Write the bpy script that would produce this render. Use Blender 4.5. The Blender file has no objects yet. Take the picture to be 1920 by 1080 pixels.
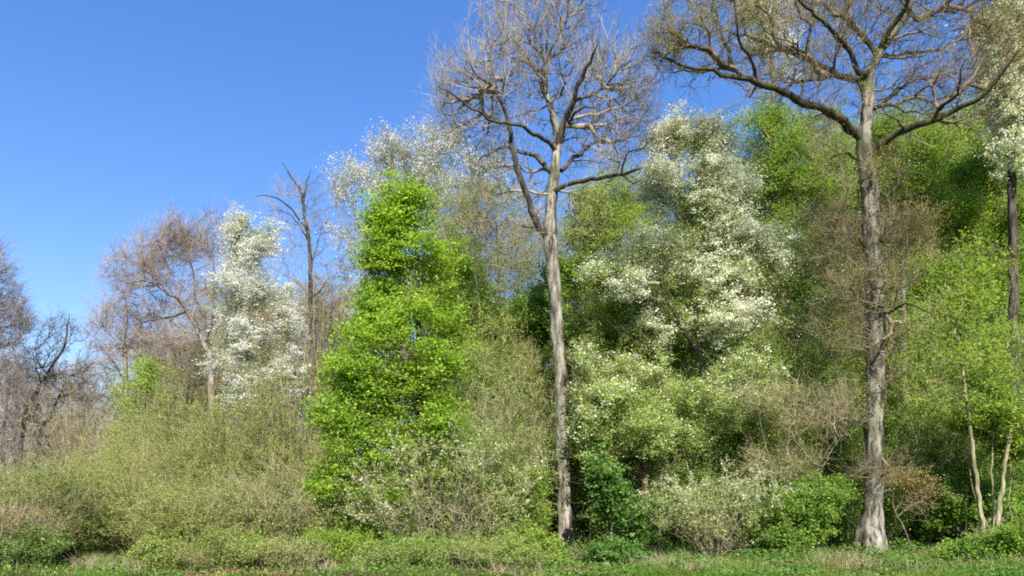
import bpy, math, random
import numpy as np
from mathutils import Vector

# ------------------------------------------------------------------ camera, world, sun, exposure
S = bpy.context.scene
COL = S.collection
F_PX, CX, HY, CAMZ = 1400.0, 960.0, 945.0, 1.65
cd = bpy.data.cameras.new("camera")
cam = bpy.data.objects.new("camera", cd); COL.objects.link(cam)
cam.location = (0, 0, CAMZ); cam.rotation_euler = (math.radians(90), 0, 0)
cd.sensor_width = 36.0; cd.lens = 36.0 * F_PX / 1920.0
cd.shift_y = (HY - 540.0) / 1920.0
cd.clip_start = 0.1; cd.clip_end = 5000.0
S.camera = cam

SUN_EL, SUN_AZ = 42.0, 170.0           # degrees; azimuth clockwise from the view direction
w = bpy.data.worlds.new("World"); S.world = w; w.use_nodes = True
nt = w.node_tree; nt.nodes.clear()
sky = nt.nodes.new('ShaderNodeTexSky'); sky.sky_type = 'NISHITA'; sky.sun_disc = False
sky.sun_elevation = math.radians(SUN_EL); sky.sun_rotation = math.radians(SUN_AZ)
sky.altitude = 200; sky.air_density = 1.15; sky.dust_density = 0.3; sky.ozone_density = 2.6
hsv = nt.nodes.new('ShaderNodeHueSaturation'); hsv.inputs['Saturation'].default_value = 1.43; hsv.inputs['Hue'].default_value = 0.517; hsv.inputs['Value'].default_value = 0.91
bg = nt.nodes.new('ShaderNodeBackground'); bg.inputs['Strength'].default_value = 0.15
out = nt.nodes.new('ShaderNodeOutputWorld')
gm = nt.nodes.new('ShaderNodeGamma'); gm.inputs['Gamma'].default_value = 0.82
nt.links.new(sky.outputs[0], gm.inputs['Color']); nt.links.new(gm.outputs[0], hsv.inputs['Color']); nt.links.new(hsv.outputs[0], bg.inputs['Color'])
nt.links.new(bg.outputs[0], out.inputs['Surface'])
sd = bpy.data.lights.new("sun", 'SUN'); sd.energy = 5.0; sd.angle = math.radians(0.5); sd.color = (1.0, 0.955, 0.88)
so = bpy.data.objects.new("sun", sd); COL.objects.link(so); so.location = (20, -30, 40)
e, a = math.radians(SUN_EL), math.radians(SUN_AZ)
so.rotation_euler = Vector((math.cos(e)*math.sin(a), math.cos(e)*math.cos(a), math.sin(e))).to_track_quat('Z', 'Y').to_euler()
S.view_settings.view_transform = 'Standard'; S.view_settings.look = 'None'
S.view_settings.exposure = 1.12; S.view_settings.gamma = 1.0
S.render.engine = 'CYCLES'
cy = S.cycles
cy.max_bounces = 5; cy.diffuse_bounces = 3; cy.glossy_bounces = 1; cy.transmission_bounces = 3; cy.transparent_max_bounces = 4
cy.caustics_reflective = False; cy.caustics_refractive = False
cy.use_denoising = False; cy.filter_width = 1.9; cy.sample_clamp_indirect = 4.0

# ------------------------------------------------------------------ helpers
R = np.random.default_rng(11)

def gz(x, y):                              # height of the ground
    x = np.asarray(x, float); y = np.asarray(y, float)
    t = np.clip((y - 25.0) / 50.0, 0, 1); t = t*t*(3-2*t)
    s = np.clip((x + 8.0) / 14.0, 0, 1); s = s*s*(3-2*s)
    far = np.clip((y - 75.0) / 150.0, 0, 1)
    return 0.12 + t*(0.9 + 3.6*s) + far*5.0 + 0.05*np.sin(x*0.9+1.3)*np.sin(y*0.7) + 0.03*np.sin(x*2.3+y*1.7)

def P(px, py, Y):                          # a point of the photograph carried out to its own distance
    return np.array([(px-CX)/F_PX*Y, Y, CAMZ + (HY-py)/F_PX*Y])

def nrm(v):
    return v / np.maximum(np.linalg.norm(v, axis=-1, keepdims=True), 1e-9)

class MB:
    def __init__(s): s.v = []; s.f4 = []; s.f3 = []; s.n = 0
    def add(s, v, f4=None, f3=None):
        v = np.asarray(v, np.float32).reshape(-1, 3)
        if f4 is not None and len(f4): s.f4.append(np.asarray(f4, np.int32) + s.n)
        if f3 is not None and len(f3): s.f3.append(np.asarray(f3, np.int32) + s.n)
        s.v.append(v); s.n += len(v)
    def build(s, name, mat, parent=None, smooth=False, off=(0, 0, 0)):
        v = np.concatenate(s.v) - np.asarray(off, np.float32)
        f4 = np.concatenate(s.f4) if s.f4 else np.zeros((0, 4), np.int32)
        f3 = np.concatenate(s.f3) if s.f3 else np.zeros((0, 3), np.int32)
        me = bpy.data.meshes.new(name)
        me.vertices.add(len(v)); me.vertices.foreach_set('co', v.ravel().astype(np.float32))
        li = np.concatenate([f4.ravel(), f3.ravel()]).astype(np.int32)
        me.loops.add(len(li)); me.loops.foreach_set('vertex_index', li)
        nf = len(f4) + len(f3)
        ls = np.concatenate([np.arange(len(f4))*4, len(f4)*4 + np.arange(len(f3))*3]).astype(np.int32)
        me.polygons.add(nf); me.polygons.foreach_set('loop_start', ls)
        me.polygons.foreach_set('use_smooth', np.full(nf, bool(smooth)))
        me.materials.append(mat); me.update(calc_edges=True)
        o = bpy.data.objects.new(name, me); COL.objects.link(o)
        if parent is not None: o.parent = parent
        return o

def tag(o, label=None, cat=None, group=None, kind=None):
    if label: o['label'] = label
    if cat: o['category'] = cat
    if group: o['group'] = group
    if kind: o['kind'] = kind
    return o

def thing(name, loc, label, cat, group=None):
    o = bpy.data.objects.new(name, None); COL.objects.link(o)
    o.empty_display_size = 0.3; o.location = [float(c) for c in loc]
    return tag(o, label, cat, group)

def dup(root, loc, rz, sc, label=None, group=None):
    r = root.copy(); COL.objects.link(r); r.location = [float(c) for c in loc]; r.rotation_euler = (0, 0, rz); r.scale = sc
    if label: r['label'] = label
    if group: r['group'] = group
    for ch in list(root.children):
        c = ch.copy(); COL.objects.link(c); c.parent = r
        for g in list(ch.children):
            d = g.copy(); COL.objects.link(d); d.parent = c
    return r

def segs(mb, A, B, ra, rb, k=3):           # separate tapered k-sided tubes A->B
    A = np.asarray(A); B = np.asarray(B); n = len(A)
    if n == 0: return
    d = nrm(B - A)
    h = np.where(np.abs(d[:, 2:3]) < 0.9, np.array([[0, 0, 1.0]]), np.array([[1.0, 0, 0]]))
    u = nrm(np.cross(d, h)); v = np.cross(d, u)
    ang = np.arange(k)*2*np.pi/k
    c = np.cos(ang)[None, :, None]; s_ = np.sin(ang)[None, :, None]
    ring = u[:, None, :]*c + v[:, None, :]*s_
    va = A[:, None, :] + ring*np.asarray(ra).reshape(-1, 1, 1)
    vb = B[:, None, :] + ring*np.asarray(rb).reshape(-1, 1, 1)
    V = np.concatenate([va, vb], 1)
    i = np.arange(k); j = (i+1) % k
    q = np.stack([i, j, j+k, i+k], 1)
    mb.add(V.reshape(-1, 3), (q[None] + (np.arange(n)*2*k)[:, None, None]).reshape(-1, 4))

def rhombs(mb, p, L, rng, up=0.5, wid=0.6, droop=0.0):      # one small kite-shaped blade per point
    n = len(p)
    if n == 0: return
    d = rng.normal(size=(n, 3)); d[:, 2] = d[:, 2]*0.6 - droop; d = nrm(d)
    nn = rng.normal(size=(n, 3)); nn[:, 2] = np.abs(nn[:, 2]) + up*2; nn[:, 1] -= up*0.3
    u = nrm(np.cross(nn, d)); L = np.asarray(L).reshape(-1, 1); W = L*wid*0.5
    V = np.stack([p - d*L*0.5, p + u*W, p + d*L*0.5, p - u*W], 1)
    mb.add(V.reshape(-1, 3), np.arange(n*4).reshape(-1, 4))

def crom(pts, step):
    pts = np.asarray(pts, float)
    if len(pts) < 3:
        n = max(2, int(np.linalg.norm(pts[-1, :3]-pts[0, :3])/step)+1)
        t = np.linspace(0, 1, n)[:, None]; return pts[0]*(1-t) + pts[-1]*t
    q = np.vstack([2*pts[0]-pts[1], pts, 2*pts[-1]-pts[-2]]); o = []
    for i in range(1, len(q)-2):
        n = max(1, int(round(np.linalg.norm(q[i+1, :3]-q[i, :3])/step)))
        t = (np.arange(n)/n)[:, None]
        o.append(0.5*((2*q[i]) + (-q[i-1]+q[i+1])*t + (2*q[i-1]-5*q[i]+4*q[i+1]-q[i+2])*t**2 + (-q[i-1]+3*q[i]-3*q[i+1]+q[i+2])*t**3))
    o.append(q[-2][None]); return np.vstack(o)

def sweep(mb, line, k=10, rough=0.06, flare=0.0, rng=R):   # one continuous tube along x,y,z,r
    line = np.asarray(line); n = len(line); p = line[:, :3]; r = np.maximum(line[:, 3], 0.004)
    d = nrm(np.gradient(p, axis=0)); u = np.array([1.0, 0, 0]); U = []
    for i in range(n):
        u = u - d[i]*np.dot(u, d[i])
        if np.linalg.norm(u) < 1e-3: u = np.array([0, 1.0, 0]) - d[i]*d[i][1]
        u = u/np.linalg.norm(u); U.append(u)
    U = np.array(U); V = np.cross(d, U)
    ang = np.arange(k)*2*np.pi/k
    ph = rng.uniform(0, 6.28, 6); s = np.concatenate([[0], np.cumsum(np.linalg.norm(np.diff(p, axis=0), axis=1))])
    m = 1 + rough*(np.sin(3*ang[None]+s[:, None]*2.1+ph[0]) + np.sin(5*ang[None]-s[:, None]*3.7+ph[1])*0.7 + np.sin(s[:, None]*4.3+2*ang[None]+ph[2])*0.8)
    m += rough*0.5*rng.normal(size=m.shape)
    if flare:
        m *= 1 + flare*np.exp(-s/0.55)[:, None]*(0.75 + 0.45*np.sin(5*ang[None]+ph[3]) + 0.2*np.sin(3*ang[None]+ph[4]))
    X = p[:, None]+(U[:, None]*np.cos(ang)[None, :, None]+V[:, None]*np.sin(ang)[None, :, None])*(r[:, None]*m)[:, :, None]
    i = np.arange(k); j = (i+1) % k; q = np.stack([i, j, j+k, i+k], 1)
    mb.add(X.reshape(-1, 3), (q[None]+(np.arange(n-1)*k)[:, None, None]).reshape(-1, 4), [])

def grow(seeds, spath, pts, bf):           # greedy branching tree joining every crown point to the trunk and limbs
    ns, n = len(seeds), len(pts)
    allp = np.vstack([seeds, pts]); par = np.full(ns+n, -1); path = np.concatenate([spath, np.zeros(n)])
    D = np.linalg.norm(pts[:, None]-seeds[None], axis=2)
    # limbs and branches prefer to leave at points lower than the crown point they reach
    C = D + bf*spath[None] + 0.9*np.clip(seeds[None, :, 2]-pts[:, None, 2]+0.2*D, 0, None)
    bp = C.argmin(1); bc = C[np.arange(n), bp]; order = np.empty(n, int)
    for it in range(n):
        i = int(bc.argmin()); g = ns+i; par[g] = bp[i]; bc[i] = np.inf; order[it] = g
        dd = pts - pts[i]; dist = np.sqrt((dd*dd).sum(1)); path[g] = path[par[g]] + np.linalg.norm(allp[g]-allp[par[g]])
        c = dist + bf*path[g] + 0.7*np.clip(-dd[:, 2]+0.15*dist, 0, None)
        up = (c < bc) & np.isfinite(bc); bc[up] = c[up]; bp[up] = g
    return allp, par, order

# ------------------------------------------------------------------ materials
def mk(name):
    m = bpy.data.materials.new(name); m.use_nodes = True; t = m.node_tree; t.nodes.clear()
    o = t.nodes.new('ShaderNodeOutputMaterial'); return m, t, o
def ramp(t, cols, pos=None):
    r = t.nodes.new('ShaderNodeValToRGB'); e = r.color_ramp.elements
    pos = pos or [i/(len(cols)-1) for i in range(len(cols))]
    while len(e) < len(cols): e.new(0.5)
    for i, c in enumerate(cols): e[i].position = pos[i]; e[i].color = (*c, 1)
    return r
def leaf_mat(name, cols, trans=0.45, tint=None, nscale=0.7):
    m, t, o = mk(name); L = t.links
    g = t.nodes.new('ShaderNodeNewGeometry'); tc = t.nodes.new('ShaderNodeTexCoord')
    nz = t.nodes.new('ShaderNodeTexNoise'); nz.inputs['Scale'].default_value = nscale; nz.inputs['Detail'].default_value = 2
    L.new(tc.outputs['Object'], nz.inputs['Vector'])
    ad = t.nodes.new('ShaderNodeMath'); ad.operation = 'MULTIPLY_ADD'; ad.inputs[1].default_value = 1.1; ad.inputs[2].default_value = -0.55
    L.new(nz.outputs['Fac'], ad.inputs[0])
    sm = t.nodes.new('ShaderNodeMath'); sm.operation = 'ADD'; L.new(ad.outputs[0], sm.inputs[0]); L.new(g.outputs['Random Per Island'], sm.inputs[1])
    r = ramp(t, [tuple(min(0.9, v*(1.0 if c[2] > 0.25 else 1.27)) for v in c) for c in cols]); L.new(sm.outputs[0], r.inputs[0])
    df = t.nodes.new('ShaderNodeBsdfDiffuse'); tr = t.nodes.new('ShaderNodeBsdfTranslucent')
    L.new(r.outputs[0], df.inputs[0])
    mt = t.nodes.new('ShaderNodeMix'); mt.data_type = 'RGBA'; mt.blend_type = 'MULTIPLY'; mt.inputs[0].default_value = 1
    mt.inputs[7].default_value = (*(tint or (1.15, 1.1, 0.45)), 1)
    L.new(r.outputs[0], mt.inputs[6]); L.new(mt.outputs[2], tr.inputs[0])
    mx = t.nodes.new('ShaderNodeMixShader'); mx.inputs[0].default_value = min(.6, trans+.1)
    L.new(df.outputs[0], mx.inputs[1]); L.new(tr.outputs[0], mx.inputs[2]); L.new(mx.outputs[0], o.inputs[0])
    return m
def bark_mat(name, dark, light, moss=None, mossamt=0.5, sc=6.0, bump=0.6):
    m, t, o = mk(name); L = t.links
    tc = t.nodes.new('ShaderNodeTexCoord'); mp = t.nodes.new('ShaderNodeMapping'); mp.inputs['Scale'].default_value = (1, 1, 0.22)
    L.new(tc.outputs['Object'], mp.inputs['Vector'])
    n1 = t.nodes.new('ShaderNodeTexNoise'); n1.inputs['Scale'].default_value = sc; n1.inputs['Detail'].default_value = 6; n1.inputs['Roughness'].default_value = 0.7
    L.new(mp.outputs[0], n1.inputs['Vector'])
    r = ramp(t, [dark, light, tuple(min(1, c*1.3) for c in light)], [0.40, 0.56, 0.70]); L.new(n1.outputs['Fac'], r.inputs[0])
    c = r.outputs[0]
    n2 = t.nodes.new('ShaderNodeTexNoise'); n2.inputs['Scale'].default_value = 1.3; n2.inputs['Detail'].default_value = 4
    L.new(tc.outputs['Object'], n2.inputs['Vector'])
    if moss:
        r2 = ramp(t, [(0, 0, 0), (mossamt,)*3], [0.45, 0.7]); L.new(n2.outputs['Fac'], r2.inputs[0])
        mx = t.nodes.new('ShaderNodeMix'); mx.data_type = 'RGBA'; L.new(r2.outputs[0], mx.inputs[0]); L.new(c, mx.inputs[6]); mx.inputs[7].default_value = (*moss, 1)
        c = mx.outputs[2]
    n3 = t.nodes.new('ShaderNodeTexNoise'); n3.inputs['Scale'].default_value = 2.6; n3.inputs['Detail'].default_value = 5; n3.inputs['Roughness'].default_value = 0.65
    mp3 = t.nodes.new('ShaderNodeMapping'); mp3.inputs['Scale'].default_value = (1, 1, 0.4); mp3.inputs['Location'].default_value = (7, 3, 1)
    L.new(tc.outputs['Object'], mp3.inputs['Vector']); L.new(mp3.outputs[0], n3.inputs['Vector'])
    r3 = ramp(t, [(0, 0, 0), (.75, .75, .75)], [0.5, 0.64]); L.new(n3.outputs['Fac'], r3.inputs[0])
    mx3 = t.nodes.new('ShaderNodeMix'); mx3.data_type = 'RGBA'; L.new(r3.outputs[0], mx3.inputs[0]); L.new(c, mx3.inputs[6]); mx3.inputs[7].default_value = (*dark, 1); c = mx3.outputs[2]
    b = t.nodes.new('ShaderNodeBsdfDiffuse'); L.new(c, b.inputs[0])
    if bump:
        bp = t.nodes.new('ShaderNodeBump'); bp.inputs['Strength'].default_value = bump; bp.inputs['Distance'].default_value = 0.09
        L.new(n1.outputs['Fac'], bp.inputs['Height']); L.new(bp.outputs[0], b.inputs['Normal'])
    L.new(b.outputs[0], o.inputs[0]); return m
def twig_mat(name, cols):
    m, t, o = mk(name); L = t.links
    g = t.nodes.new('ShaderNodeNewGeometry'); r = ramp(t, cols); L.new(g.outputs['Random Per Island'], r.inputs[0])
    b = t.nodes.new('ShaderNodeBsdfDiffuse'); L.new(r.outputs[0], b.inputs[0]); L.new(b.outputs[0], o.inputs[0]); return m

M = dict(
 oak=bark_mat('oak_bark', (0.035, 0.03, 0.023), (0.28, 0.25, 0.20), (0.11, 0.125, 0.055), 0.75, 7, 1.0),
 ash=bark_mat('pale_bark', (0.045, 0.039, 0.03), (0.33, 0.30, 0.245), (0.135, 0.145, 0.07), 0.65, 7, 1.0),
 mossy=bark_mat('mossy_limb_bark', (0.02, 0.017, 0.012), (0.075, 0.065, 0.042), (0.09, 0.11, 0.03), 0.7, 8, 0.5),
 limb=bark_mat('grey_limb_bark', (0.035, 0.03, 0.025), (0.12, 0.10, 0.08), (0.08, 0.09, 0.04), 0.4, 7, 0.5),
 dark=bark_mat('dark_bark', (0.03, 0.025, 0.02), (0.11, 0.09, 0.07), None, 0, 8, 0.5),
 grey=bark_mat('grey_bark', (0.10, 0.085, 0.07), (0.26, 0.22, 0.18), (0.12, 0.13, 0.06), 0.4, 8, 0.5),
 stem=bark_mat('pale_green_stem_bark', (0.14, 0.12, 0.07), (0.34, 0.31, 0.18), (0.16, 0.20, 0.07), 0.5, 9, 0.4),
 red=bark_mat('red_brown_rotten_wood', (0.03, 0.016, 0.011), (0.11, 0.06, 0.04), None, 0, 9, 0.6),
 tw_grey=twig_mat('grey_twigs', [(0.12, 0.10, 0.075), (0.235, 0.20, 0.15), (0.34, 0.295, 0.225)]),
 tw_tan=twig_mat('tan_twigs', [(0.17, 0.135, 0.08), (0.29, 0.235, 0.15), (0.39, 0.33, 0.22)]),
 tw_purple=twig_mat('purple_grey_twigs', [(0.13, 0.105, 0.095), (0.23, 0.19, 0.17), (0.32, 0.27, 0.235)]),
 tw_red=twig_mat('reddish_twigs', [(0.16, 0.12, 0.095), (0.27, 0.21, 0.165), (0.36, 0.29, 0.225)]),
 tw_olive=twig_mat('olive_twigs', [(0.13, 0.12, 0.05), (0.24, 0.21, 0.09), (0.33, 0.29, 0.14)]),
 tw_brown=twig_mat('brown_twigs', [(0.08, 0.06, 0.04), (0.16, 0.125, 0.08), (0.25, 0.20, 0.13)]),
 tw_dark=twig_mat('dark_twigs', [(0.05, 0.042, 0.03), (0.11, 0.09, 0.06), (0.17, 0.14, 0.09)]),
 lf_maple=leaf_mat('young_maple_leaf', [(0.14, 0.23, 0.03), (0.24, 0.37, 0.045), (0.34, 0.47, 0.08)], 0.45),
 lf_green=leaf_mat('fresh_green_leaf', [(0.10, 0.17, 0.03), (0.17, 0.28, 0.05), (0.26, 0.38, 0.10)], 0.45),
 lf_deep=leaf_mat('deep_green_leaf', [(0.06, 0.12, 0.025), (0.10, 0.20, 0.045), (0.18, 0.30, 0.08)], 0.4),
 lf_yel=leaf_mat('yellow_green_leaf', [(0.13, 0.20, 0.03), (0.215, 0.31, 0.05), (0.31, 0.40, 0.09)], 0.45),
 lf_olive=leaf_mat('olive_bud_leaf', [(0.15, 0.185, 0.05), (0.23, 0.27, 0.08), (0.33, 0.37, 0.14)], 0.4),
 lf_pale=leaf_mat('pale_green_leaf', [(0.17, 0.24, 0.06), (0.29, 0.37, 0.12), (0.44, 0.50, 0.23)], 0.4),
 lf_bud=leaf_mat('brown_bud', [(0.20, 0.13, 0.05), (0.28, 0.22, 0.08), (0.30, 0.30, 0.10)], 0.3),
 bl_white=leaf_mat('white_blossom', [(0.55, 0.55, 0.46), (0.78, 0.78, 0.72), (0.88, 0.87, 0.84)], 0.35, (1, 1, 0.9)),
 bl_cream=leaf_mat('cream_blossom', [(0.66, 0.68, 0.52), (0.82, 0.82, 0.70), (0.89, 0.89, 0.84)], 0.35, (1, 1, 0.8)),
 bl_pink=leaf_mat('pinkish_blossom', [(0.45, 0.38, 0.32), (0.62, 0.54, 0.47), (0.80, 0.74, 0.68)], 0.35, (1, 0.95, 0.85)),
 litter=leaf_mat('dead_leaf', [(0.10, 0.05, 0.025), (0.20, 0.11, 0.06), (0.30, 0.19, 0.11)], 0.1),
 grass=leaf_mat('grass_blade', [(0.07, 0.13, 0.02), (0.13, 0.22, 0.035), (0.26, 0.30, 0.09)], 0.45, None, 0.5),
 cover=leaf_mat('ground_ivy_leaf', [(0.04, 0.10, 0.02), (0.09, 0.19, 0.035), (0.18, 0.29, 0.07)], 0.4, None, 0.5),
)

LM, LS = 1.7, 1.12                         # overall leaf density and size
# ------------------------------------------------------------------ the plant builder
def noise3(p, ph, f):
    q = p*f
    return (np.sin(q[:, 0]+ph[0]+1.3*np.sin(q[:, 1]*0.8+ph[1])) + np.sin(q[:, 1]*1.1+ph[2]+1.2*np.sin(q[:, 2]*0.9+ph[3])) + np.sin(q[:, 2]*1.2+ph[4]+1.4*np.sin(q[:, 0]*0.7+ph[5])))/3

def plant(name, label, cat, Y, base, trunk=None, limbs=(), blobs=(), group=None, depth=0.85, bf=0.25, tip=0.006,
          stems=0, stem_r=0.03, bark='grey', tbark=None, twig='tw_grey', tw=None, leaves=(), clump=0.5, seed=1, flare=0.5, gap=0.0, k=10, rtrunk=0.12, ex=2.15, rag=0, sec=.08, boost=1.0):
    """base: x pixel; trunk / limbs: (px, py, radius m, offset in depth m); blobs: (px, py, rx px, ry px, n, depth offset m)."""
    rng = np.random.default_rng(seed)
    bx = (base-CX)/F_PX*Y; b0 = np.array([bx, Y, float(gz(bx, Y))]); sc = Y/F_PX
    root = thing(name, b0, label, cat, group)
    if rag:                                  # break each mass of the crown into ragged clumps
        nb = []
        for q in blobs:
            nb.append((q[0], q[1], q[2]*.8, q[3]*.8, int(q[4]*.4), q[5] if len(q) > 5 else 0.0))
            for _ in range(rag):
                d = nrm(rng.normal(size=3))*rng.uniform(.45, 1.0)
                nb.append((q[0]+d[0]*q[2], q[1]+d[2]*q[3], q[2]*rng.uniform(.28, .5), q[3]*rng.uniform(.28, .5), int(q[4]*.6/rag)+1, (q[5] if len(q) > 5 else 0.0)+d[1]*q[2]*sc*depth))
        blobs0, blobs = blobs, nb
    else: blobs0 = blobs
    lines = []
    def line(L):
        a = []
        for q in L:
            p = P(q[0], q[1], Y); dy = q[3] if len(q) > 3 else 0.0
            a.append([p[0]*(1+dy/Y), Y+dy, CAMZ+(p[2]-CAMZ)*(1+dy/Y), q[2]])
        return np.array(a)
    if trunk is not None:
        T = line(trunk); T[0, 0] = b0[0]; T[0, 2] = b0[2]-0.08
        T[:, 3] *= 0.9; T = crom(T, 0.22); T[1:-1, :2] += rng.normal(size=(len(T)-2, 2))*0.012
        lines.append(('trunk', T))
    elif not stems:
        q = blobs0[0]; p = P(q[0], q[1], Y)
        m = b0*0.5+p*0.5 + np.array([rng.normal()*0.25, rng.normal()*0.3, 0])
        T = crom(np.array([[*b0, rtrunk], [*m, rtrunk*0.75], [*p, rtrunk*0.35]]), 0.3); T[0, 2] -= 0.08
        lines.append(('trunk', T))
    for s_ in range(stems):
        q = blobs0[rng.integers(len(blobs0))]; p = P(q[0]+rng.normal()*q[2]*0.4, q[1]+rng.normal()*q[3]*0.3, Y) + np.array([0, rng.normal()*q[2]*sc*0.4, 0])
        st = b0 + np.array([rng.normal()*0.25, rng.normal()*0.25, -0.06]); st[2] = float(gz(st[0], st[1]))-0.05
        m = st*0.45+p*0.55; m[2] = st[2]+(p[2]-st[2])*0.62
        m += rng.normal(size=3)*[.12, .12, 0]; L = crom(np.array([[*st, stem_r], [*m, stem_r*0.7], [*p, stem_r*0.3]]), 0.2)
        L[1:, :2] += np.cumsum(rng.normal(size=(len(L)-1, 2))*.022, 0); lines.append(('stem', L))
    for Lm in limbs:
        T = line(Lm); T[-1, 3] = min(T[-1, 3], .009); T = crom(T, 0.25); T[1:, :3] += rng.normal(size=(len(T)-1, 3))*0.02
        lines.append(('limb', T))
    seeds, sp = [], []
    for nm, T in lines:
        d = np.concatenate([[0], np.cumsum(np.linalg.norm(np.diff(T[:, :3], axis=0), axis=1))])
        seeds.append(T[:, :3]); sp.append(d*0.6)
        mb = MB(); sweep(mb, T, k=(22 if nm == 'trunk' and T[0, 3] > 0.15 else k if T[0, 3] > 0.05 else 6), rough=0.085 if nm == 'trunk' else 0.07, flare=flare if nm == 'trunk' else 0, rng=rng)
        mb.build(nm, M[(tbark or bark) if nm == 'trunk' else bark], root, True, b0)
    seeds = np.vstack(seeds); sp = np.concatenate(sp)
    if trunk is not None or not stems:       # keep growth off the foot of the trunk
        low = seeds[:, 2] > b0[2] + 0.15*(seeds[:, 2].max()-b0[2]); seeds = seeds[low]; sp = sp[low]
    pts = []; ph = rng.uniform(0, 6.28, 6); ph2 = rng.uniform(0, 6.28, 6)
    for q in blobs:
        n = q[4]; c = P(q[0], q[1], Y); rx, rz = q[2]*sc, q[3]*sc; ry = rx*depth; dy = q[5] if len(q) > 5 else 0.0
        d = nrm(rng.normal(size=(n*4, 3)))*(rng.uniform(0.05, 1, size=(n*4, 1))**0.45)
        d *= np.where(rng.uniform(size=(n*4, 1)) < 0.13, rng.uniform(1.0, 1.4, (n*4, 1)), 1.0)
        d *= (1 + 0.36*noise3(d, ph2+len(pts), 3.1))[:, None]
        c = np.array([c[0]*(1+dy/Y), Y+dy, CAMZ+(c[2]-CAMZ)*(1+dy/Y)])
        x = c + d*np.array([rx, ry, rz])
        keep = noise3(x, ph, 2.2/max(0.5, min(rx, rz))) > (-0.75 + clump)*rng.uniform(0.2, 1.0, len(x)) - (0.15 if clump < .3 else 0)
        x = x[keep][:n]; pts.append(x)
    pts = np.vstack(pts); pts = pts[pts[:, 2] > gz(pts[:, 0], pts[:, 1]) + 0.08]
    ns = len(seeds)
    # first the boughs, then the finer branching hung on them
    pts = pts[rng.permutation(len(pts))]; nsec = int(len(pts)*sec)
    if nsec > 4:
        a1, p1, o1 = grow(seeds, sp, pts[:nsec], bf*.8)
        node = list(seeds); path = list(sp); par1 = [-1]*ns; where = {i: i for i in range(ns)}
        for g in o1:
            a = np.array(node[where[p1[g]]]); b = a1[g]; pi = where[p1[g]]; L = np.linalg.norm(b-a); k_ = max(1, int(L/.35))
            bow = rng.normal(size=3)*L*.05 + np.array([0, 0, -L*.06])
            for j in range(1, k_+1):
                t = j/k_; node.append(a*(1-t)+b*t + bow*4*t*(1-t) + rng.normal(size=3)*.012); path.append(path[pi]+L/k_*.75); par1.append(pi); pi = len(node)-1
            where[g] = pi
        s2 = np.array(node); allp, par, o2 = grow(s2[ns//3:] if False else s2, np.array(path), pts[nsec:], bf)
        par[ns:len(s2)] = par1[ns:]; order = np.concatenate([np.arange(ns, len(s2)), o2])
    else:
        allp, par, order = grow(seeds, sp, pts, bf)
    N = len(allp)
    kids = np.zeros(N, int); np.add.at(kids, par[ns:], 1)
    for _ in range(2):                       # soften the angles
        cs = np.zeros((N, 3)); np.add.at(cs, par[ns:], allp[ns:])
        new = allp.copy(); i = np.arange(ns, N); hk = kids[i] > 0; ih = i[hk]
        new[ih] = 0.5*allp[ih] + 0.25*allp[par[ih]] + 0.25*cs[ih]/kids[ih][:, None]
        allp = new
    r3 = np.where(kids == 0, tip**ex, 0.0)
    for g in order[::-1]:
        r3[par[g]] += r3[g] if kids[g] else tip**ex
    r = np.maximum(r3, tip**ex)**(1/ex)
    r = np.where(r > tip*1.9, r*boost, r)
    ch = np.arange(ns, N); pa = par[ch]; A = allp[pa]; B = allp[ch]; rb = r[ch]; ra = np.where(pa >= ns, np.minimum(r[pa], rb*1.5), rb*1.25)
    L = np.linalg.norm(B-A, axis=1); side = rng.normal(size=A.shape)*(L*0.06)[:, None]
    Mi = (A+B)/2 + side; ext = nrm(B-A)
    mb = MB()
    for lo, hi, kk in ((0.03, 9, 7), (0.011, 0.03, 4), (0, 0.011, 3)):
        s_ = (rb >= lo) & (rb < hi)
        e_ = ext[s_]*rb[s_][:, None]*0.6
        segs(mb, A[s_], Mi[s_]+e_, ra[s_], (ra[s_]+rb[s_])/2, kk); segs(mb, Mi[s_]-e_, B[s_]+e_, (ra[s_]+rb[s_])/2, rb[s_], kk)
    # fine twigs
    SA, SB = [A[rb < tip*2.2]], [B[rb < tip*2.2]]
    t = dict(k=3, L=0.5, r=0.004, up=0.25, spread=0.8, side=2)
    t.update(tw or {})
    src = ch[rb < tip*2.6]; g0 = nrm(allp[src]-allp[par[src]])
    if t['k'] > 0 and len(src):
        kk = t['k']; b = np.repeat(allp[src], kk, 0); g = np.repeat(g0, kk, 0); n = len(b)
        b = b - g*rng.uniform(0, 0.3, (n, 1))*t['L']
        UP = np.array([0, 0, 1.0])
        d1 = nrm(g*0.7 + nrm(rng.normal(size=(n, 3)))*t['spread'] + UP*t['up']); ln = t['L']*rng.uniform(0.45, 1.15, (n, 1))
        mid = b + d1*ln*0.5; d2 = nrm(d1 + rng.normal(size=(n, 3))*0.3 + UP*t['up']*0.6); end = mid + d2*ln*0.5
        segs(mb, b, mid, np.full(n, t['r']), np.full(n, t['r']*0.75)); segs(mb, mid, end, np.full(n, t['r']*0.75), np.full(n, t['r']*0.35))
        SA += [b, mid]; SB += [mid, end]
        for j in range(t['side']):
            d3 = nrm(d1 + nrm(rng.normal(size=(n, 3)))*0.9 + UP*t['up']); f = rng.uniform(0.2, 0.9, (n, 1)); s0 = b*(1-f)+mid*f if j % 2 else mid*(1-f)+end*f
            e3 = s0 + d3*ln*rng.uniform(0.2, 0.55, (n, 1)); segs(mb, s0, e3, np.full(n, t['r']*0.6), np.full(n, t['r']*0.3)); SA.append(s0); SB.append(e3)
    if mb.v: mb.build('crown' if not stems else 'branches', M[twig], root, False, b0)
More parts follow.
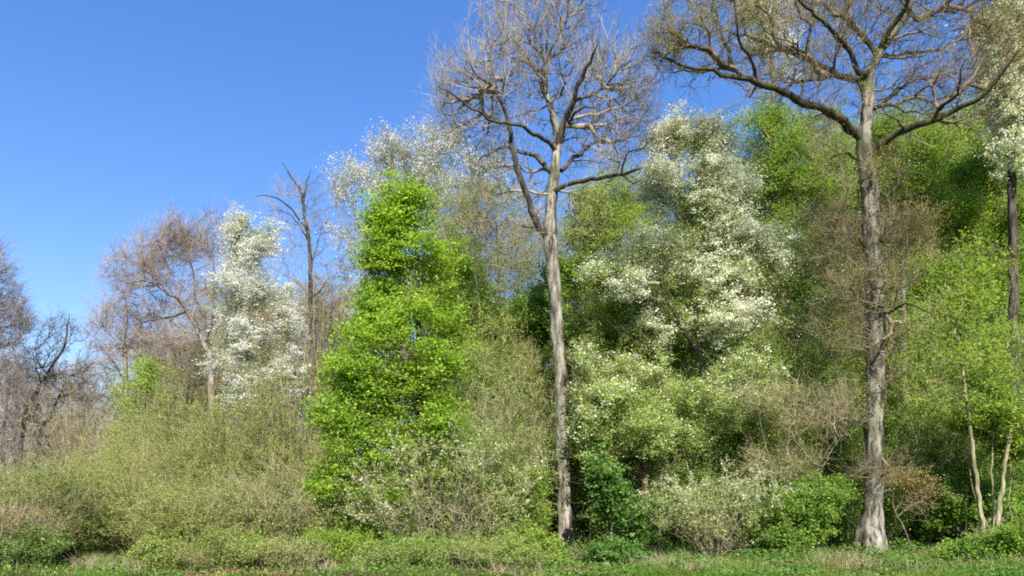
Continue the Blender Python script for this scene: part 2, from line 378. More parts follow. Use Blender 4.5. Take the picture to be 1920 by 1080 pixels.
    SA = np.vstack(SA); SB = np.vstack(SB); ph3 = rng.uniform(0, 6.28, 6); zl, zh = np.percentile(SA[:, 2], [2, 98])
    for lf in leaves:
        n = int(lf['n']*lf.get('mul', LM)); i = rng.integers(len(SA), size=n*2)
        if lf.get('cl'):                     # several leaves to a shoot: fewer shoots, more leaves on each
            i = i[:max(1, n*2//lf['cl'])].repeat(lf['cl'])
        f = rng.uniform(0.1 if not lf.get('cl') else 0.7, 1.05, (len(i), 1)); p = SA[i]*(1-f)+SB[i]*f
        hh = (p[:, 2]-zl)/max(zh-zl, 0.1)
        keep = noise3(p, ph3, lf.get('freq', 1.6)) + lf.get('top', 0)*(hh-0.5)*2 + rng.normal(size=len(p))*0.25 > lf.get('thr', -0.3)
        if 'sel' in lf: keep &= lf['sel'](p)
        p = p[keep][:n]; s3 = np.asarray(lf.get('spread', (0.06, 0.06, 0.05)))
        p = p + rng.normal(size=p.shape)*s3
        p = p[p[:, 2] > gz(p[:, 0], p[:, 1]) + 0.02]
        m2 = MB(); rhombs(m2, p, LS*lf['size']*rng.uniform(0.6, 1.25, len(p)), rng, lf.get('up', 0.5), lf.get('wid', 0.65), lf.get('droop', 0.2))
        if len(p) and m2.v: m2.build(lf.get('part', 'foliage'), M[lf['mat']], root, False, b0)
    root['top'] = float(max(allp[:, 2].max(), 0.0) - b0[2])
    return root
# ------------------------------------------------------------------ ground
def make_ground():
    def axis(lo, hi, near, fine, coarse):
        a = list(np.arange(-near, near+fine, fine)); x = near
        b = []
        st = fine
        while x < hi: st *= 1.35; x += min(st, coarse); b.append(x)
        return np.array(sorted([-q for q in b]+a+b))
    xs = axis(0, 400, 30, 0.5, 60); ys = axis(0, 400, 70, 0.7, 60)
    X, Y = np.meshgrid(xs, ys, indexing='ij'); Z = gz(X, Y)
    # a low bank with an eroded hollow at the foot of the thicket, and a worn path at the far left
    Z = Z + 0.35*np.exp(-(((X+3.6)/0.9)**2+((Y-18.9)/0.7)**2)) - 0.08*np.exp(-((X+11.2)/0.8)**2)*np.clip((40-Y)/10, 0, 1)
    n, m = X.shape; mb = MB(); i = np.arange(n*m).reshape(n, m)
    mb.add(np.stack([X, Y, Z], -1).reshape(-1, 3), np.stack([i[:-1, :-1], i[1:, :-1], i[1:, 1:], i[:-1, 1:]], -1).reshape(-1, 4))
    m_, t, o = mk('woodland_floor'); L = t.links
    tc = t.nodes.new('ShaderNodeTexCoord'); n1 = t.nodes.new('ShaderNodeTexNoise'); n1.inputs['Scale'].default_value = 0.8; n1.inputs['Detail'].default_value = 8
    n2 = t.nodes.new('ShaderNodeTexNoise'); n2.inputs['Scale'].default_value = 14; n2.inputs['Detail'].default_value = 4
    L.new(tc.outputs['Object'], n1.inputs['Vector']); L.new(tc.outputs['Object'], n2.inputs['Vector'])
    a = t.nodes.new('ShaderNodeMath'); a.operation = 'MULTIPLY_ADD'; a.inputs[1].default_value = 0.5
    L.new(n2.outputs['Fac'], a.inputs[0]); L.new(n1.outputs['Fac'], a.inputs[2])
    r = ramp(t, [(0.035, 0.022, 0.014), (0.10, 0.065, 0.038), (0.055, 0.085, 0.018), (0.075, 0.13, 0.02)], [0.42, 0.66, 0.78, 0.95]); L.new(a.outputs[0], r.inputs[0])
    b = t.nodes.new('ShaderNodeBsdfDiffuse'); L.new(r.outputs[0], b.inputs[0])
    bp = t.nodes.new('ShaderNodeBump'); bp.inputs['Distance'].default_value = 0.1; L.new(n2.outputs['Fac'], bp.inputs['Height']); L.new(bp.outputs[0], b.inputs['Normal'])
    L.new(b.outputs[0], o.inputs[0])
    tag(mb.build('ground', m_, None, True), kind='structure')
make_ground()

# ------------------------------------------------------------------ the two big bare trees
plant('oak_tree', 'tall thick-trunked oak coming into bud, flared foot in the grass and long mossy limbs', 'tree', 22, 1632,
  trunk=[(1632,1042,.50),(1634,985,.36),(1637,940,.29),(1640,860,.27),(1638,780,.27),(1641,700,.27),(1643,620,.28),(1640,540,.28),(1638,470,.29),(1633,400,.28),(1628,340,.24),(1622,290,.23),(1624,230,.20),(1627,180,.18),(1629,140,.16),(1642,115,.145),(1652,92,.13),(1677,60,.11),(1697,25,.10,.3),(1712,-40,.08,.6),(1722,-130,.06,1),(1725,-230,.035,1.2)],
  limbs=[
   [(1620,262,.16),(1600,245,.135),(1573,221,.12,-.3),(1540,203,.105,-.6),(1507,193,.10,-.9),(1467,173,.09,-1.2),(1430,157,.085,-1.5),(1403,150,.075,-1.7),(1387,144,.07,-1.9),(1353,143,.055,-2.1),(1337,131,.05,-2.2),(1300,130,.042,-2.4),(1273,119,.035,-2.5),(1247,109,.028,-2.6),(1227,90,.018,-2.7)],
   [(1390,144,.06,-1.9),(1370,110,.048,-1.9),(1355,73,.04,-1.8),(1347,40,.032,-1.7),(1337,0,.025,-1.6),(1325,-60,.015,-1.5)],
   [(1417,151,.05,-1.6),(1410,120,.042,-1.9),(1393,87,.036,-2.3),(1383,50,.03,-2.6),(1378,0,.024,-2.8),(1372,-70,.014,-3)],
   [(1622,178,.11),(1608,150,.10,.1),(1573,143,.085,.4),(1547,127,.08,.7),(1513,110,.07,1.0),(1467,93,.06,1.3),(1427,77,.05,1.6),(1397,67,.04,1.8),(1363,57,.03,2.1),(1325,30,.018,2.4)],
   [(1563,142,.06,.5),(1530,148,.05,.2),(1513,150,.044,0),(1480,160,.034,-.3),(1450,185,.022,-.6)],
   [(1628,140,.09),(1613,137,.08,-.2),(1593,93,.07,-.6),(1573,70,.062,-.9),(1540,37,.055,-1.3),(1520,20,.045,-1.6),(1490,-10,.035,-2),(1455,-60,.02,-2.4)],
   [(1645,105,.08),(1628,78,.07,.3),(1607,60,.065,.6),(1590,43,.06,.9),(1587,20,.055,1.1),(1597,0,.05,1.3),(1600,-60,.035,1.7),(1590,-140,.02,2)],
   [(1649,97,.085),(1670,53,.075,-.4),(1697,18,.065,-.8),(1712,-30,.05,-1.2),(1740,-100,.03,-1.6)],
   [(1622,300,.13),(1634,288,.12),(1648,270,.11,-.1),(1680,250,.10,-.4),(1700,243,.095,-.6),(1740,229,.085,-1),(1780,212,.075,-1.3),(1827,190,.06,-1.7),(1860,160,.045,-2),(1885,130,.03,-2.3),(1910,90,.018,-2.6)],
   [(1750,226,.055,-1.1),(1760,205,.05,-1.3),(1769,196,.045,-1.5),(1793,180,.036,-1.9),(1798,150,.028,-2.2),(1810,110,.016,-2.5)],
   [(1697,244,.03,-.6),(1682,228,.024,-.8),(1660,213,.016,-1.1)],
   [(1650,105,.06),(1675,104,.052,.5),(1713,97,.045,1.1),(1760,95,.035,1.8),(1790,75,.026,2.3),(1822,50,.015,2.8)],
   [(1704,18,.07,.2),(1720,35,.055,.6),(1747,22,.048,1.1),(1775,22,.04,1.6),(1800,20,.033,2),(1830,5,.024,2.4),(1870,-25,.014,3)],
   [(1625,205,.07),(1648,198,.062,.3),(1693,163,.052,.9),(1723,147,.046,1.3),(1757,145,.038,1.8),(1813,130,.03,2.5),(1863,107,.02,3.1),(1900,70,.012,3.6)],
   [(1617,302,.05),(1608,298,.045,-.1),(1590,288,.038,-.3),(1570,290,.03,-.6),(1553,301,.02,-.9)],
   [(1648,594,.05),(1663,590,.042,-.3),(1680,579,.036,-.6),(1697,570,.03,-.9),(1730,580,.022,-1.3),(1760,590,.012,-1.7)],
   [(1636,400,.04),(1660,385,.035,.3),(1700,372,.028,.8),(1745,360,.02,1.3),(1790,352,.012,1.8)],
   [(1625,385,.03),(1605,388,.024,-.3),(1560,402,.016,-.8),(1520,430,.01,-1.2)],
   [(1633,470,.03),(1600,445,.022,-.4),(1555,470,.016,-.9),(1525,505,.01,-1.3)]],
  blobs=[(1320,60,110,95,150,-1.9),(1300,95,85,50,140,-2.3),(1245,85,40,35,60,-2.6),(1420,70,120,100,210,0),(1540,60,130,110,240,0),(1650,20,140,120,260,0),(1770,70,130,110,280,0),(1860,110,90,100,170,-.8),(1700,180,110,60,110,.3),(1500,170,110,40,100,-.7),(1790,180,110,60,130,-1),(1650,-130,300,130,420,.5),(1450,-60,160,100,170,0),(1900,0,120,120,150,1.5),(1560,230,70,50,45,-.5),(1640,425,80,28,90,-.3),(1590,775,95,30,50,-.4),(1650,885,60,28,70,-.4),(1640,600,60,40,40,-.3),(1650,700,70,40,40,-.3),(1600,500,70,50,90,-.4),(1640,640,75,30,70,-.5),(1650,540,70,35,60,-.5),(1620,330,80,40,70,-.4),(1690,480,60,40,40,.2)],
  bf=.3, tip=.0070, ex=2.05, rag=0, sec=.10, boost=1.3, bark='mossy', tbark='oak', twig='tw_brown', tw=dict(k=3, L=.7, r=.005, up=.3, side=2, spread=.7), seed=3, flare=.55, clump=.3,
  leaves=[dict(mat='lf_olive', n=15000, size=.05, spread=(.05,.05,.05), thr=.1, mul=1.0), dict(part='bud', mat='lf_bud', n=6000, size=.045, thr=0)])

plant('bare_tree', 'tall leafless tree with straight pale trunk and rounded lacy crown against the blue sky', 'tree', 24, 1062,
  trunk=[(1062,1040,.30),(1060,985,.24),(1058,930,.22),(1056,870,.21),(1053,780,.205),(1050,700,.20),(1044,620,.205),(1039,540,.21),(1035,480,.22),(1032,430,.23),(1033,390,.20),(1036,350,.19),(1041,312,.16),(1046,262,.125),(1043,235,.11),(1036,212,.10,.2),(1027,187,.085,.4),(1023,150,.07,.5),(1025,100,.055,.6),(1026,50,.042,.6),(1025,0,.03,.6),(1022,-40,.015,.6)],
  limbs=[
   [(1030,440,.15),(1013,427,.12,-.1),(993,380,.10,-.4),(978,340,.09,-.6),(968,312,.082,-.8),(960,267,.07,-1),(953,233,.065,-1.2),(947,208,.058,-1.3),(927,167,.046,-1.6),(905,150,.038,-1.8),(890,137,.03,-1.9),(878,112,.018,-2.1)],
   [(929,170,.035,-1.6),(923,135,.03,-1.3),(920,100,.024,-1.1),(912,60,.015,-.9)],
   [(1036,325,.10),(1023,314,.085,.2),(1007,294,.075,.5),(990,287,.065,.8),(970,284,.055,1.1),(945,276,.045,1.5),(928,284,.038,1.8),(903,295,.025,2.1),(893,318,.015,2.3)],
   [(1043,285,.09),(1028,266,.075,-.3),(1010,253,.068,-.6),(993,246,.06,-.9),(980,237,.055,-1.1),(948,231,.046,-1.6),(913,223,.038,-2.1),(903,210,.034,-2.3),(873,197,.026,-2.8),(847,173,.018,-3.2),(825,165,.01,-3.5)],
   [(1030,195,.07,.4),(1018,165,.06,.7),(1007,134,.052,1),(992,112,.045,1.3),(980,94,.042,1.5),(965,75,.038,1.7),(950,60,.034,1.9),(938,37,.028,2.1),(933,15,.022,2.2),(930,-25,.012,2.3)],
   [(1025,120,.04,.6),(1033,97,.035,.3),(1045,75,.03,.1),(1053,57,.025,-.1),(1066,35,.016,-.3)],
   [(1020,140,.03,.6),(1005,110,.025,1),(998,60,.02,1.3),(985,20,.014,1.6),(975,-20,.008,1.8)],
   [(1045,270,.12),(1056,235,.10,-.2),(1066,207,.09,-.5),(1075,190,.082,-.7),(1083,167,.07,-.9),(1092,145,.06,-1.1),(1100,128,.05,-1.3),(1112,105,.036,-1.6),(1122,80,.022,-1.9)],
   [(1075,190,.055,-.7),(1096,182,.05,-.5),(1113,177,.045,-.3),(1133,164,.038,0),(1157,157,.032,.4),(1180,148,.024,.8),(1205,136,.014,1.2)],
   [(1135,163,.03,0),(1150,140,.024,-.3),(1168,122,.018,-.6),(1195,112,.01,-.9)],
   [(1052,320,.075),(1070,302,.065,.3),(1082,292,.058,.5),(1100,278,.05,.9),(1117,268,.045,1.2),(1130,266,.04,1.5),(1160,266,.03,2.1),(1180,255,.02,2.5),(1200,232,.012,2.9)],
   [(1033,362,.09),(1053,350,.078,-.3),(1080,340,.068,-.7),(1108,336,.06,-1.1),(1133,333,.055,-1.5),(1167,327,.045,-2),(1190,320,.035,-2.4),(1203,314,.022,-2.6)],
   [(1165,328,.03,-2),(1172,295,.024,-2.2),(1180,284,.02,-2.4),(1208,278,.016,-2.8),(1222,258,.009,-3.1)],
   [(1062,235,.05,-.4),(1085,205,.035,-1),(1108,200,.026,-1.5),(1130,215,.016,-2)],
   [(1037,545,.03),(1015,530,.022,-.4),(985,540,.016,-.9),(955,575,.01,-1.3)]],
  blobs=[(1020,70,110,90,330,0),(900,150,85,85,300,-1),(855,180,60,70,150,-1.5),(960,150,80,90,220,0),(1090,120,95,95,310,0),(1160,150,80,90,280,.3),(1150,240,90,70,260,0),(1200,190,45,75,120,-.5),(1170,300,65,45,90,-1.5),(890,260,85,60,220,0),(950,340,80,60,130,.3),(1070,240,90,80,180,.8),(940,30,65,60,120,1.5),(1060,-10,90,50,130,0),(1010,420,80,70,60,0),(1090,400,60,60,40,.5)],
  bf=.3, tip=.0072, ex=2.05, rag=0, sec=.10, boost=1.25, bark='limb', tbark='ash', twig='tw_grey', tw=dict(k=2, L=.72, r=.0052, up=.45, side=2, spread=.65), seed=5, flare=.4, clump=.25,
  leaves=[dict(part='bud', mat='lf_bud', n=3500, size=.035, spread=(.03,.03,.03), thr=-.3)])

# ------------------------------------------------------------------ the bright maple and the blossom trees
plant('maple_tree', 'bright yellow-green young maple with tiered drooping new leaves, left of the pale bare trunk', 'tree', 20.5, 775,
  trunk=[(800,1040,.13),(792,900,.11),(790,800,.10),(785,700,.09),(785,600,.07),(782,520,.055),(778,440,.04),(772,370,.02)],
  blobs=[(770,372,42,34,60),(742,415,58,46,100),(775,470,65,50,120),(720,480,40,50,60),(730,540,58,52,100),(760,600,75,52,110),(715,640,75,52,110,-.4),(690,700,75,52,120,-.6),(740,720,80,55,100,.4),(715,770,60,40,70,.5),(760,800,60,50,70,.6),(640,780,55,60,120,-.8),(700,830,80,70,110,-.3),(635,880,52,65,120,-.9),(720,950,75,60,90,-.3),(730,1010,75,40,60,-.3),(650,720,45,40,60,-.5),(620,960,40,45,60,-.7),(650,1005,50,35,50,-.3),(825,540,40,35,35,.5),(800,680,60,45,70,-.5),(800,770,60,50,70,-.5),(790,850,60,50,60,-.6),(850,640,45,35,35,.4)],
  bf=.35, tip=.005, bark='dark', tbark='dark', twig='tw_olive', tw=dict(k=2, L=.42, r=.004, up=-.05, side=1), seed=8, clump=.3,
  leaves=[dict(mat='lf_maple', n=66000, size=.076, spread=(.16,.16,.03), cl=6, thr=-.14, up=.9, wid=.8, droop=.5, freq=3.3, mul=1.3), dict(mat='lf_green', n=20000, size=.07, spread=(.16,.16,.08), cl=4, thr=-.3, droop=.4, mul=1.1), dict(mat='lf_yel', n=15000, size=.07, spread=(.12,.12,.04), cl=6, thr=-.1, up=.9)])

plant('blossom_tree', 'narrow tree covered in white blossom, standing above the olive thicket on the left', 'tree', 32, 490,
  blobs=[(438,420,28,26,45),(455,465,48,42,100),(505,450,38,36,50,.5),(470,535,62,48,150),(482,605,68,48,160),(478,670,70,45,150),(490,725,65,45,110),(455,755,50,25,40),(545,640,32,45,40),(428,560,30,50,50),(420,655,26,50,45),(515,560,38,50,50)],
  bf=.3, tip=.006, bark='dark', twig='tw_grey', rtrunk=.14, tw=dict(k=3, L=.55, r=.005, up=.05, side=2), seed=12, clump=.35,
  leaves=[dict(part='blossom', mat='bl_white', n=70000, size=.058, spread=(.09,.09,.03), cl=4, thr=-.02, up=.7, wid=.95, mul=1.25, freq=2.8), dict(mat='lf_pale', n=8000, size=.06, thr=-.3)])

plant('blossom_tree', 'broad cherry with cream-white blossom high between the two tall trunks', 'tree', 25, 1330,
  limbs=[[(1330,700,.06),(1265,590,.045,-.5),(1235,530,.03,-1)],[(1335,760,.06),(1350,600,.05),(1310,420,.035,.3),(1290,320,.02,.4)]],
  blobs=[(1265,262,55,26,70),(1330,272,45,26,60),(1290,330,95,45,190),(1350,390,90,50,190),(1380,460,85,45,170),(1400,530,70,45,150),(1300,440,60,45,90),(1240,475,75,32,130,-.6),(1165,515,60,32,110,-1),(1310,540,110,40,150),(1145,535,40,20,30,-1),(1340,610,110,45,120),(1410,640,60,45,60,.5),(1250,620,80,45,60,.3)],
  bf=.3, tip=.006, bark='dark', twig='tw_olive', rtrunk=.09, tw=dict(k=4, L=.6, r=.005, up=.1, side=2), seed=14, clump=.2,
  leaves=[dict(part='blossom', mat='bl_cream', n=80000, size=.058, spread=(.10,.10,.025), cl=5, thr=.05, top=.22, up=.8, wid=.95, freq=2.2), dict(mat='lf_pale', n=30000, size=.06, thr=-.4, top=-.2, spread=(.1,.1,.06)), dict(mat='lf_green', n=14000, size=.06, thr=-.2, top=-.4, spread=(.1,.1,.06))])

plant('blossom_tree', 'thinly flowering white tree rising behind the bright maple', 'tree', 35, 760,
  blobs=[(735,280,45,50,110),(760,330,75,55,140),(680,370,65,60,150),(830,290,65,55,140),(850,350,80,60,130),(790,400,90,60,120),(670,450,45,60,90),(900,330,50,60,80),(700,520,70,60,60)],
  bf=.28, tip=.006, bark='grey', twig='tw_grey', rtrunk=.16, rag=0, tw=dict(k=3, L=.8, r=.0055, up=.4, side=2), seed=17, clump=.35,
  leaves=[dict(part='blossom', mat='bl_white', n=15000, size=.065, spread=(.12,.12,.10), thr=-.35, freq=3, up=.5, wid=.9), dict(mat='lf_olive', n=9000, size=.06, thr=-.3)])

plant('blossom_tree', 'tall white-flowering tree seen through the upper limbs of the budding oak', 'tree', 36, 1490,
  blobs=[(1445,25,55,40,120),(1440,75,55,45,90),(1500,-40,90,60,110),(1480,120,70,50,50),(1540,60,60,60,50)],
  bf=.3, tip=.006, bark='grey', twig='tw_grey', rtrunk=.20, tw=dict(k=4, L=.6, r=.005, up=.3, side=2), seed=19, clump=.35,
  leaves=[dict(part='blossom', mat='bl_white', n=15000, size=.075, spread=(.05,.05,.05), thr=0, freq=1.1, sel=lambda p: p[:, 0] < 13.8), dict(mat='lf_pale', n=5000, size=.06, thr=-.2)])

plant('blossom_tree', 'dark-trunked tree with pale cream blossom at the far right edge', 'tree', 27, 1905,
  trunk=[(1905,1000,.22),(1902,800,.19),(1900,600,.17),(1898,400,.15),(1897,250,.13),(1895,120,.09),(1890,0,.05)],
  blobs=[(1890,60,60,70,160),(1880,150,50,60,130),(1900,220,45,50,100),(1930,120,70,110,160,.5),(1850,30,50,60,80,.6),(1920,300,60,60,60)],
  bf=.3, tip=.006, bark='dark', twig='tw_grey', tw=dict(k=3, L=.5, r=.005, up=.2, side=2), seed=23, clump=.35,
  leaves=[dict(part='blossom', mat='bl_cream', n=22000, size=.075, spread=(.05,.05,.05), thr=-.05, wid=.9), dict(mat='lf_pale', n=12000, size=.07, thr=-.2)])

# ------------------------------------------------------------------ left: bare trees against the sky
plant('bare_tree', 'thin dark bare tree with forked dead top, right of the narrow white blossom tree', 'tree', 38, 588,
  trunk=[(590,800,.16),(588,660,.15),(583,580,.13),(582,500,.11),(578,440,.10),(570,400,.075),(565,360,.06),(545,330,.045),(530,305,.02)],
  limbs=[[(569,400,.06),(570,370,.05),(576,340,.035),(583,318,.015)],[(576,430,.06),(555,405,.045,-.5),(540,385,.04,-.8),(510,368,.03,-1.2),(478,370,.014,-1.6)],[(579,455,.05),(560,420,.03,.6),(530,395,.024,1),(500,396,.012,1.4)],[(581,500,.045),(592,470,.035,.4),(600,440,.02,.6),(604,410,.01,.8)],[(582,560,.05),(600,545,.035,-.4),(618,520,.02,-.8)]],
  blobs=[(565,360,50,45,60),(540,390,60,35,60),(600,430,45,60,80),(570,480,60,60,80),(620,520,50,50,70),(600,570,50,50,60)],
  bf=.25, tip=.006, bark='dark', twig='tw_grey', tw=dict(k=3, L=.6, r=.0055, up=.3), seed=29, clump=.35)

plant('bare_tree', 'wide leafless tree with reddish twigs fanning left, behind the white blossom tree', 'tree', 37, 405,
  trunk=[(405,800,.20),(395,700,.18),(385,650,.16),(372,620,.14),(355,590,.12),(345,575,.10)],
  limbs=[[(348,578,.09),(335,560,.08,-.3),(318,553,.07,-.6),(295,535,.055,-1),(270,525,.045,-1.4),(240,530,.03,-1.9),(205,510,.014,-2.4)],
         [(292,534,.04,-1),(272,522,.034,-1.2),(265,490,.028,-1.4),(262,455,.018,-1.6)],
         [(362,600,.08),(350,585,.06,.4),(320,595,.05,.8),(290,600,.04,1.2),(250,610,.025,1.6)],
         [(378,630,.08),(385,600,.07,.3),(368,565,.06,.6),(364,520,.05,.9),(350,470,.03,1.2),(345,430,.015,1.4)],
         [(385,640,.08),(398,600,.06,-.5),(400,540,.05,-1),(397,480,.035,-1.4),(390,430,.015,-1.7)]],
  blobs=[(255,520,60,50,240,-1),(300,475,65,45,240),(355,440,60,45,240,.6),(400,450,50,60,120),(270,575,75,45,120),(340,530,70,50,110),(330,620,80,50,110),(420,560,50,70,90),(290,650,70,40,80)],
  bf=.25, tip=.006, bark='grey', twig='tw_red', tw=dict(k=5, L=.8, r=.006, up=.15, side=2), seed=31, clump=.35)

plant('bare_tree', 'small leafless tree with upright stem left of the wide reddish tree', 'tree', 40, 235,
  trunk=[(238,800,.15),(236,700,.13),(232,640,.11),(238,600,.08),(236,570,.05)],
  limbs=[[(237,720,.07),(215,680,.06,-.5),(195,655,.045,-.8),(182,640,.02,-1.1)],[(234,660,.05),(255,630,.035,.5),(285,610,.015,1)]],
  blobs=[(205,640,50,45,120),(240,600,50,40,110),(200,700,50,40,80),(270,640,45,45,90),(190,600,30,35,40)],
  bf=.25, tip=.006, bark='grey', twig='tw_red', tw=dict(k=5, L=.8, r=.0065, up=.15, side=2), seed=33, clump=.35)

plant('alder_tree', 'thin leaning leafless alder with dark stem at the far left', 'tree', 33, 25,
  trunk=[(20,870,.11),(45,790,.09),(70,735,.08),(95,690,.065),(120,650,.05),(127,610,.035),(130,588,.015)],
  limbs=[[(78,720,.04),(68,690,.03,.4),(62,660,.014,.8)]],
  blobs=[(120,640,50,55,170),(85,680,50,45,110),(145,690,45,45,110),(60,720,50,50,80)],
  bf=.25, tip=.006, bark='dark', twig='tw_dark', tw=dict(k=3, L=.5, r=.0055, up=.2, side=2), seed=35, clump=.4,
  leaves=[dict(part='bud', mat='lf_bud', n=700, size=.05, thr=-.3)])
plant('alder_tree', 'slim dark slanting alder stem right of the leaning one at far left', 'tree', 35, 62,
  trunk=[(58,880,.10),(75,820,.085),(95,780,.07),(108,750,.05),(125,710,.02)],
  blobs=[(110,730,40,35,60),(80,790,40,35,50),(140,770,35,35,40)],
  bf=.25, tip=.006, bark='dark', twig='tw_dark', tw=dict(k=3, L=.5, r=.005, up=.2, side=2), seed=37, clump=.4)
plant('bare_tree', 'dense purple-brown leafless tree cut by the left edge of the view', 'tree', 30, -25,
  blobs=[(-15,500,40,45,170),(5,560,50,50,260),(20,620,55,50,260),(0,690,70,60,220),(20,760,70,55,190),(-20,830,80,50,120),(-70,600,70,120,160)],
  bf=.25, tip=.006, bark='grey', twig='tw_purple', rtrunk=.2, tw=dict(k=4, L=.6, r=.0055, up=.25, side=2), seed=39, clump=.3)
plant('bare_tree', 'dark grey-brown leafless tree at the far left, behind the leaning alder', 'tree', 34, 30,
  blobs=[(20,700,60,50,200),(50,770,60,50,200),(0,830,80,50,200),(80,850,60,45,150)],
  bf=.25, tip=.006, bark='grey', twig='tw_purple', rtrunk=.10, tw=dict(k=3, L=.6, r=.0055, up=.25, side=1), seed=40, clump=.3)
plant('bare_tree', 'low purple-grey leafless tree behind the leaning alders', 'tree', 42, 110,
  blobs=[(90,740,70,55,260),(150,720,60,45,220),(60,810,80,50,200),(30,740,60,60,200),(130,820,60,45,150),(180,760,50,40,110)],
  bf=.25, tip=.006, bark='grey', twig='tw_purple', rtrunk=.13, tw=dict(k=4, L=.65, r=.0065, up=.25, side=2), seed=41, clump=.3)
plant('young_maple', 'small bright green leafing tree between the bare trees and the olive thicket', 'tree', 31, 255,
  blobs=[(272,705,24,26,40),(262,745,42,34,80),(248,785,48,32,80),(225,825,30,20,40),(240,850,40,25,30)],
  bf=.3, tip=.006, bark='dark', twig='tw_olive', rtrunk=.06, tw=dict(k=2, L=.4, r=.004, side=1), seed=43, clump=.4,
  leaves=[dict(mat='lf_maple', n=5000, size=.085, spread=(.2,.2,.08), cl=4, thr=-.15, up=.8, mul=1.2, wid=.8, droop=.4)])

# ------------------------------------------------------------------ left: the olive thicket
def brush(name, label, cat, Y, base, width, top, group, n, seed, twig, bark, leaves, r0=.014, lean=.5, bare=.12, kb=3, tl=(.35, .9), tr=.0048):
    """upright shoots rising from one stool, each with side twigs up its whole height"""
    rng = np.random.default_rng(seed); sc = Y/F_PX; x0 = (base-CX)*sc; b0 = np.array([x0, Y, float(gz(x0, Y))])
    Wd = width/2*sc; H = CAMZ+(HY-top)*sc - b0[2]; root = thing(name, b0, label, cat, group)
    q = rng.uniform(0, 1, n)**.5; an = rng.uniform(0, 2*np.pi, n); o = np.stack([np.cos(an)*q, np.sin(an)*q*.75, np.zeros(n)], 1)*Wd
    st = b0 + o*(1-lean); st[:, 2] = gz(st[:, 0], st[:, 1])-.03
    h = H*(1-.38*q**2)*rng.uniform(.5, 1.06, n)*(1+.12*np.sin(o[:, 0]/Wd*5+seed))
    m = 7; tt = np.linspace(0, 1, m); pos = np.zeros((n, m, 3)); wig = np.cumsum(rng.normal(size=(n, m, 3))*np.array([.035, .035, 0])*h[:, None, None]*.5, 1); wig[:, 0] = 0
    for j, t in enumerate(tt): pos[:, j] = st + o*lean*1.35*t**1.4 + np.array([0, 0, 1.0])*(h*t)[:, None]
    pos += wig; r = r0*(h/H)[:, None]*(1-.8*tt)[None]*np.sqrt(max(H, 1)/3)
    ms = MB()
    for j in range(m-1): segs(ms, pos[:, j], pos[:, j+1], r[:, j], r[:, j+1], 5)
    ms.build('shoots', M[bark], root, True, b0)
    mt = MB(); SA = []; SB = []
    for j in range(m-1):
        for _ in range(kb):
            f = rng.uniform(0, 1, (n, 1)); a = pos[:, j]*(1-f)+pos[:, j+1]*f
            k = (a[:, 2]-b0[2])/H > bare*rng.uniform(0, 1.5, n); a = a[k]; d = nrm(nrm(rng.normal(size=(len(a), 3)))*.9+np.array([0, 0, .75])); L = rng.uniform(*tl, (len(a), 1))
            mid = a+d*L*.5; d2 = nrm(d+rng.normal(size=d.shape)*.35+[0, 0, .15]); e_ = mid+d2*L*.5; o1 = np.ones(len(a))
            segs(mt, a, mid, o1*tr*1.1, o1*tr*.8); segs(mt, mid, e_, o1*tr*.8, o1*tr*.4); SA += [a, mid]; SB += [mid, e_]
            for g in range(3):
                f2 = rng.uniform(.1, 1, (len(a), 1)); s0 = (a*(1-f2)+mid*f2) if g == 0 else (mid*(1-f2)+e_*f2)
                d3 = nrm(d+nrm(rng.normal(size=d.shape))*.9); e3 = s0+d3*L*rng.uniform(.25, .6, (len(a), 1)); segs(mt, s0, e3, o1*tr*.6, o1*tr*.3); SA.append(s0); SB.append(e3)
    mt.build('branches', M[twig], root, False, b0); SA = np.vstack(SA); SB = np.vstack(SB); ph = rng.uniform(0, 6.28, 6)
    for lf in leaves:
        i = rng.integers(len(SA), size=int(lf['n']*2)); f = rng.uniform(.1, 1.05, (len(i), 1)); p_ = SA[i]*(1-f)+SB[i]*f
        p_ = p_[noise3(p_, ph, 1.7)+rng.normal(size=len(p_))*.3+lf.get('top', 0)*((p_[:, 2]-b0[2])/H-.6)*2 > lf.get('thr', -.4)][:int(lf['n'])]; p_ = p_+rng.normal(size=p_.shape)*lf.get('sp', .04)
        m2 = MB(); rhombs(m2, p_, lf['size']*rng.uniform(.6, 1.25, len(p_)), rng, .6, .65, .1); m2.build(lf.get('part', 'foliage'), M[lf['mat']], root, False, b0)
    return root
def thicket(label, Y, base, blobs, seed, twig='tw_olive', mat='lf_olive', n=30000, size=.05, group='bushes of the olive thicket', name='thicket_bush', cat='bush', **kw):
    lo = min(q[0]-q[2] for q in blobs); hi = max(q[0]+q[2] for q in blobs); top = min(q[1]-q[3] for q in blobs)-12
    brush(name, label, cat, Y, (lo+hi)/2, (hi-lo)*1.25, top, group, 150, seed, twig, 'stem', [dict(mat=mat, n=n*1.7, size=size), dict(mat='lf_pale' if mat == 'lf_olive' else 'lf_olive', n=n*.5, size=size)])
thicket('round-topped olive bush below the narrow white blossom tree', 25, 430, [(430,790,90,60,150),(400,900,110,60,150),(470,790,70,45,90),(520,830,60,50,80)], 51, n=36000)
thicket('olive-green bush with the highest crown, right of the small bright green tree', 26, 345, [(370,780,75,45,150),(330,830,90,60,170),(330,920,110,60,130)], 52, n=46000, size=.055)
thicket('yellowish bush against the left side of the bright maple', 24, 545, [(545,790,60,60,120),(530,870,75,60,140),(580,715,30,40,60),(560,940,60,60,120)], 53, mat='lf_olive', n=28000)
thicket('brownish twiggy bush at the left end of the thicket', 29, 170, [(170,800,60,50,150),(160,870,80,50,150),(200,760,50,40,80)], 54, twig='tw_tan', mat='lf_bud', n=6000)
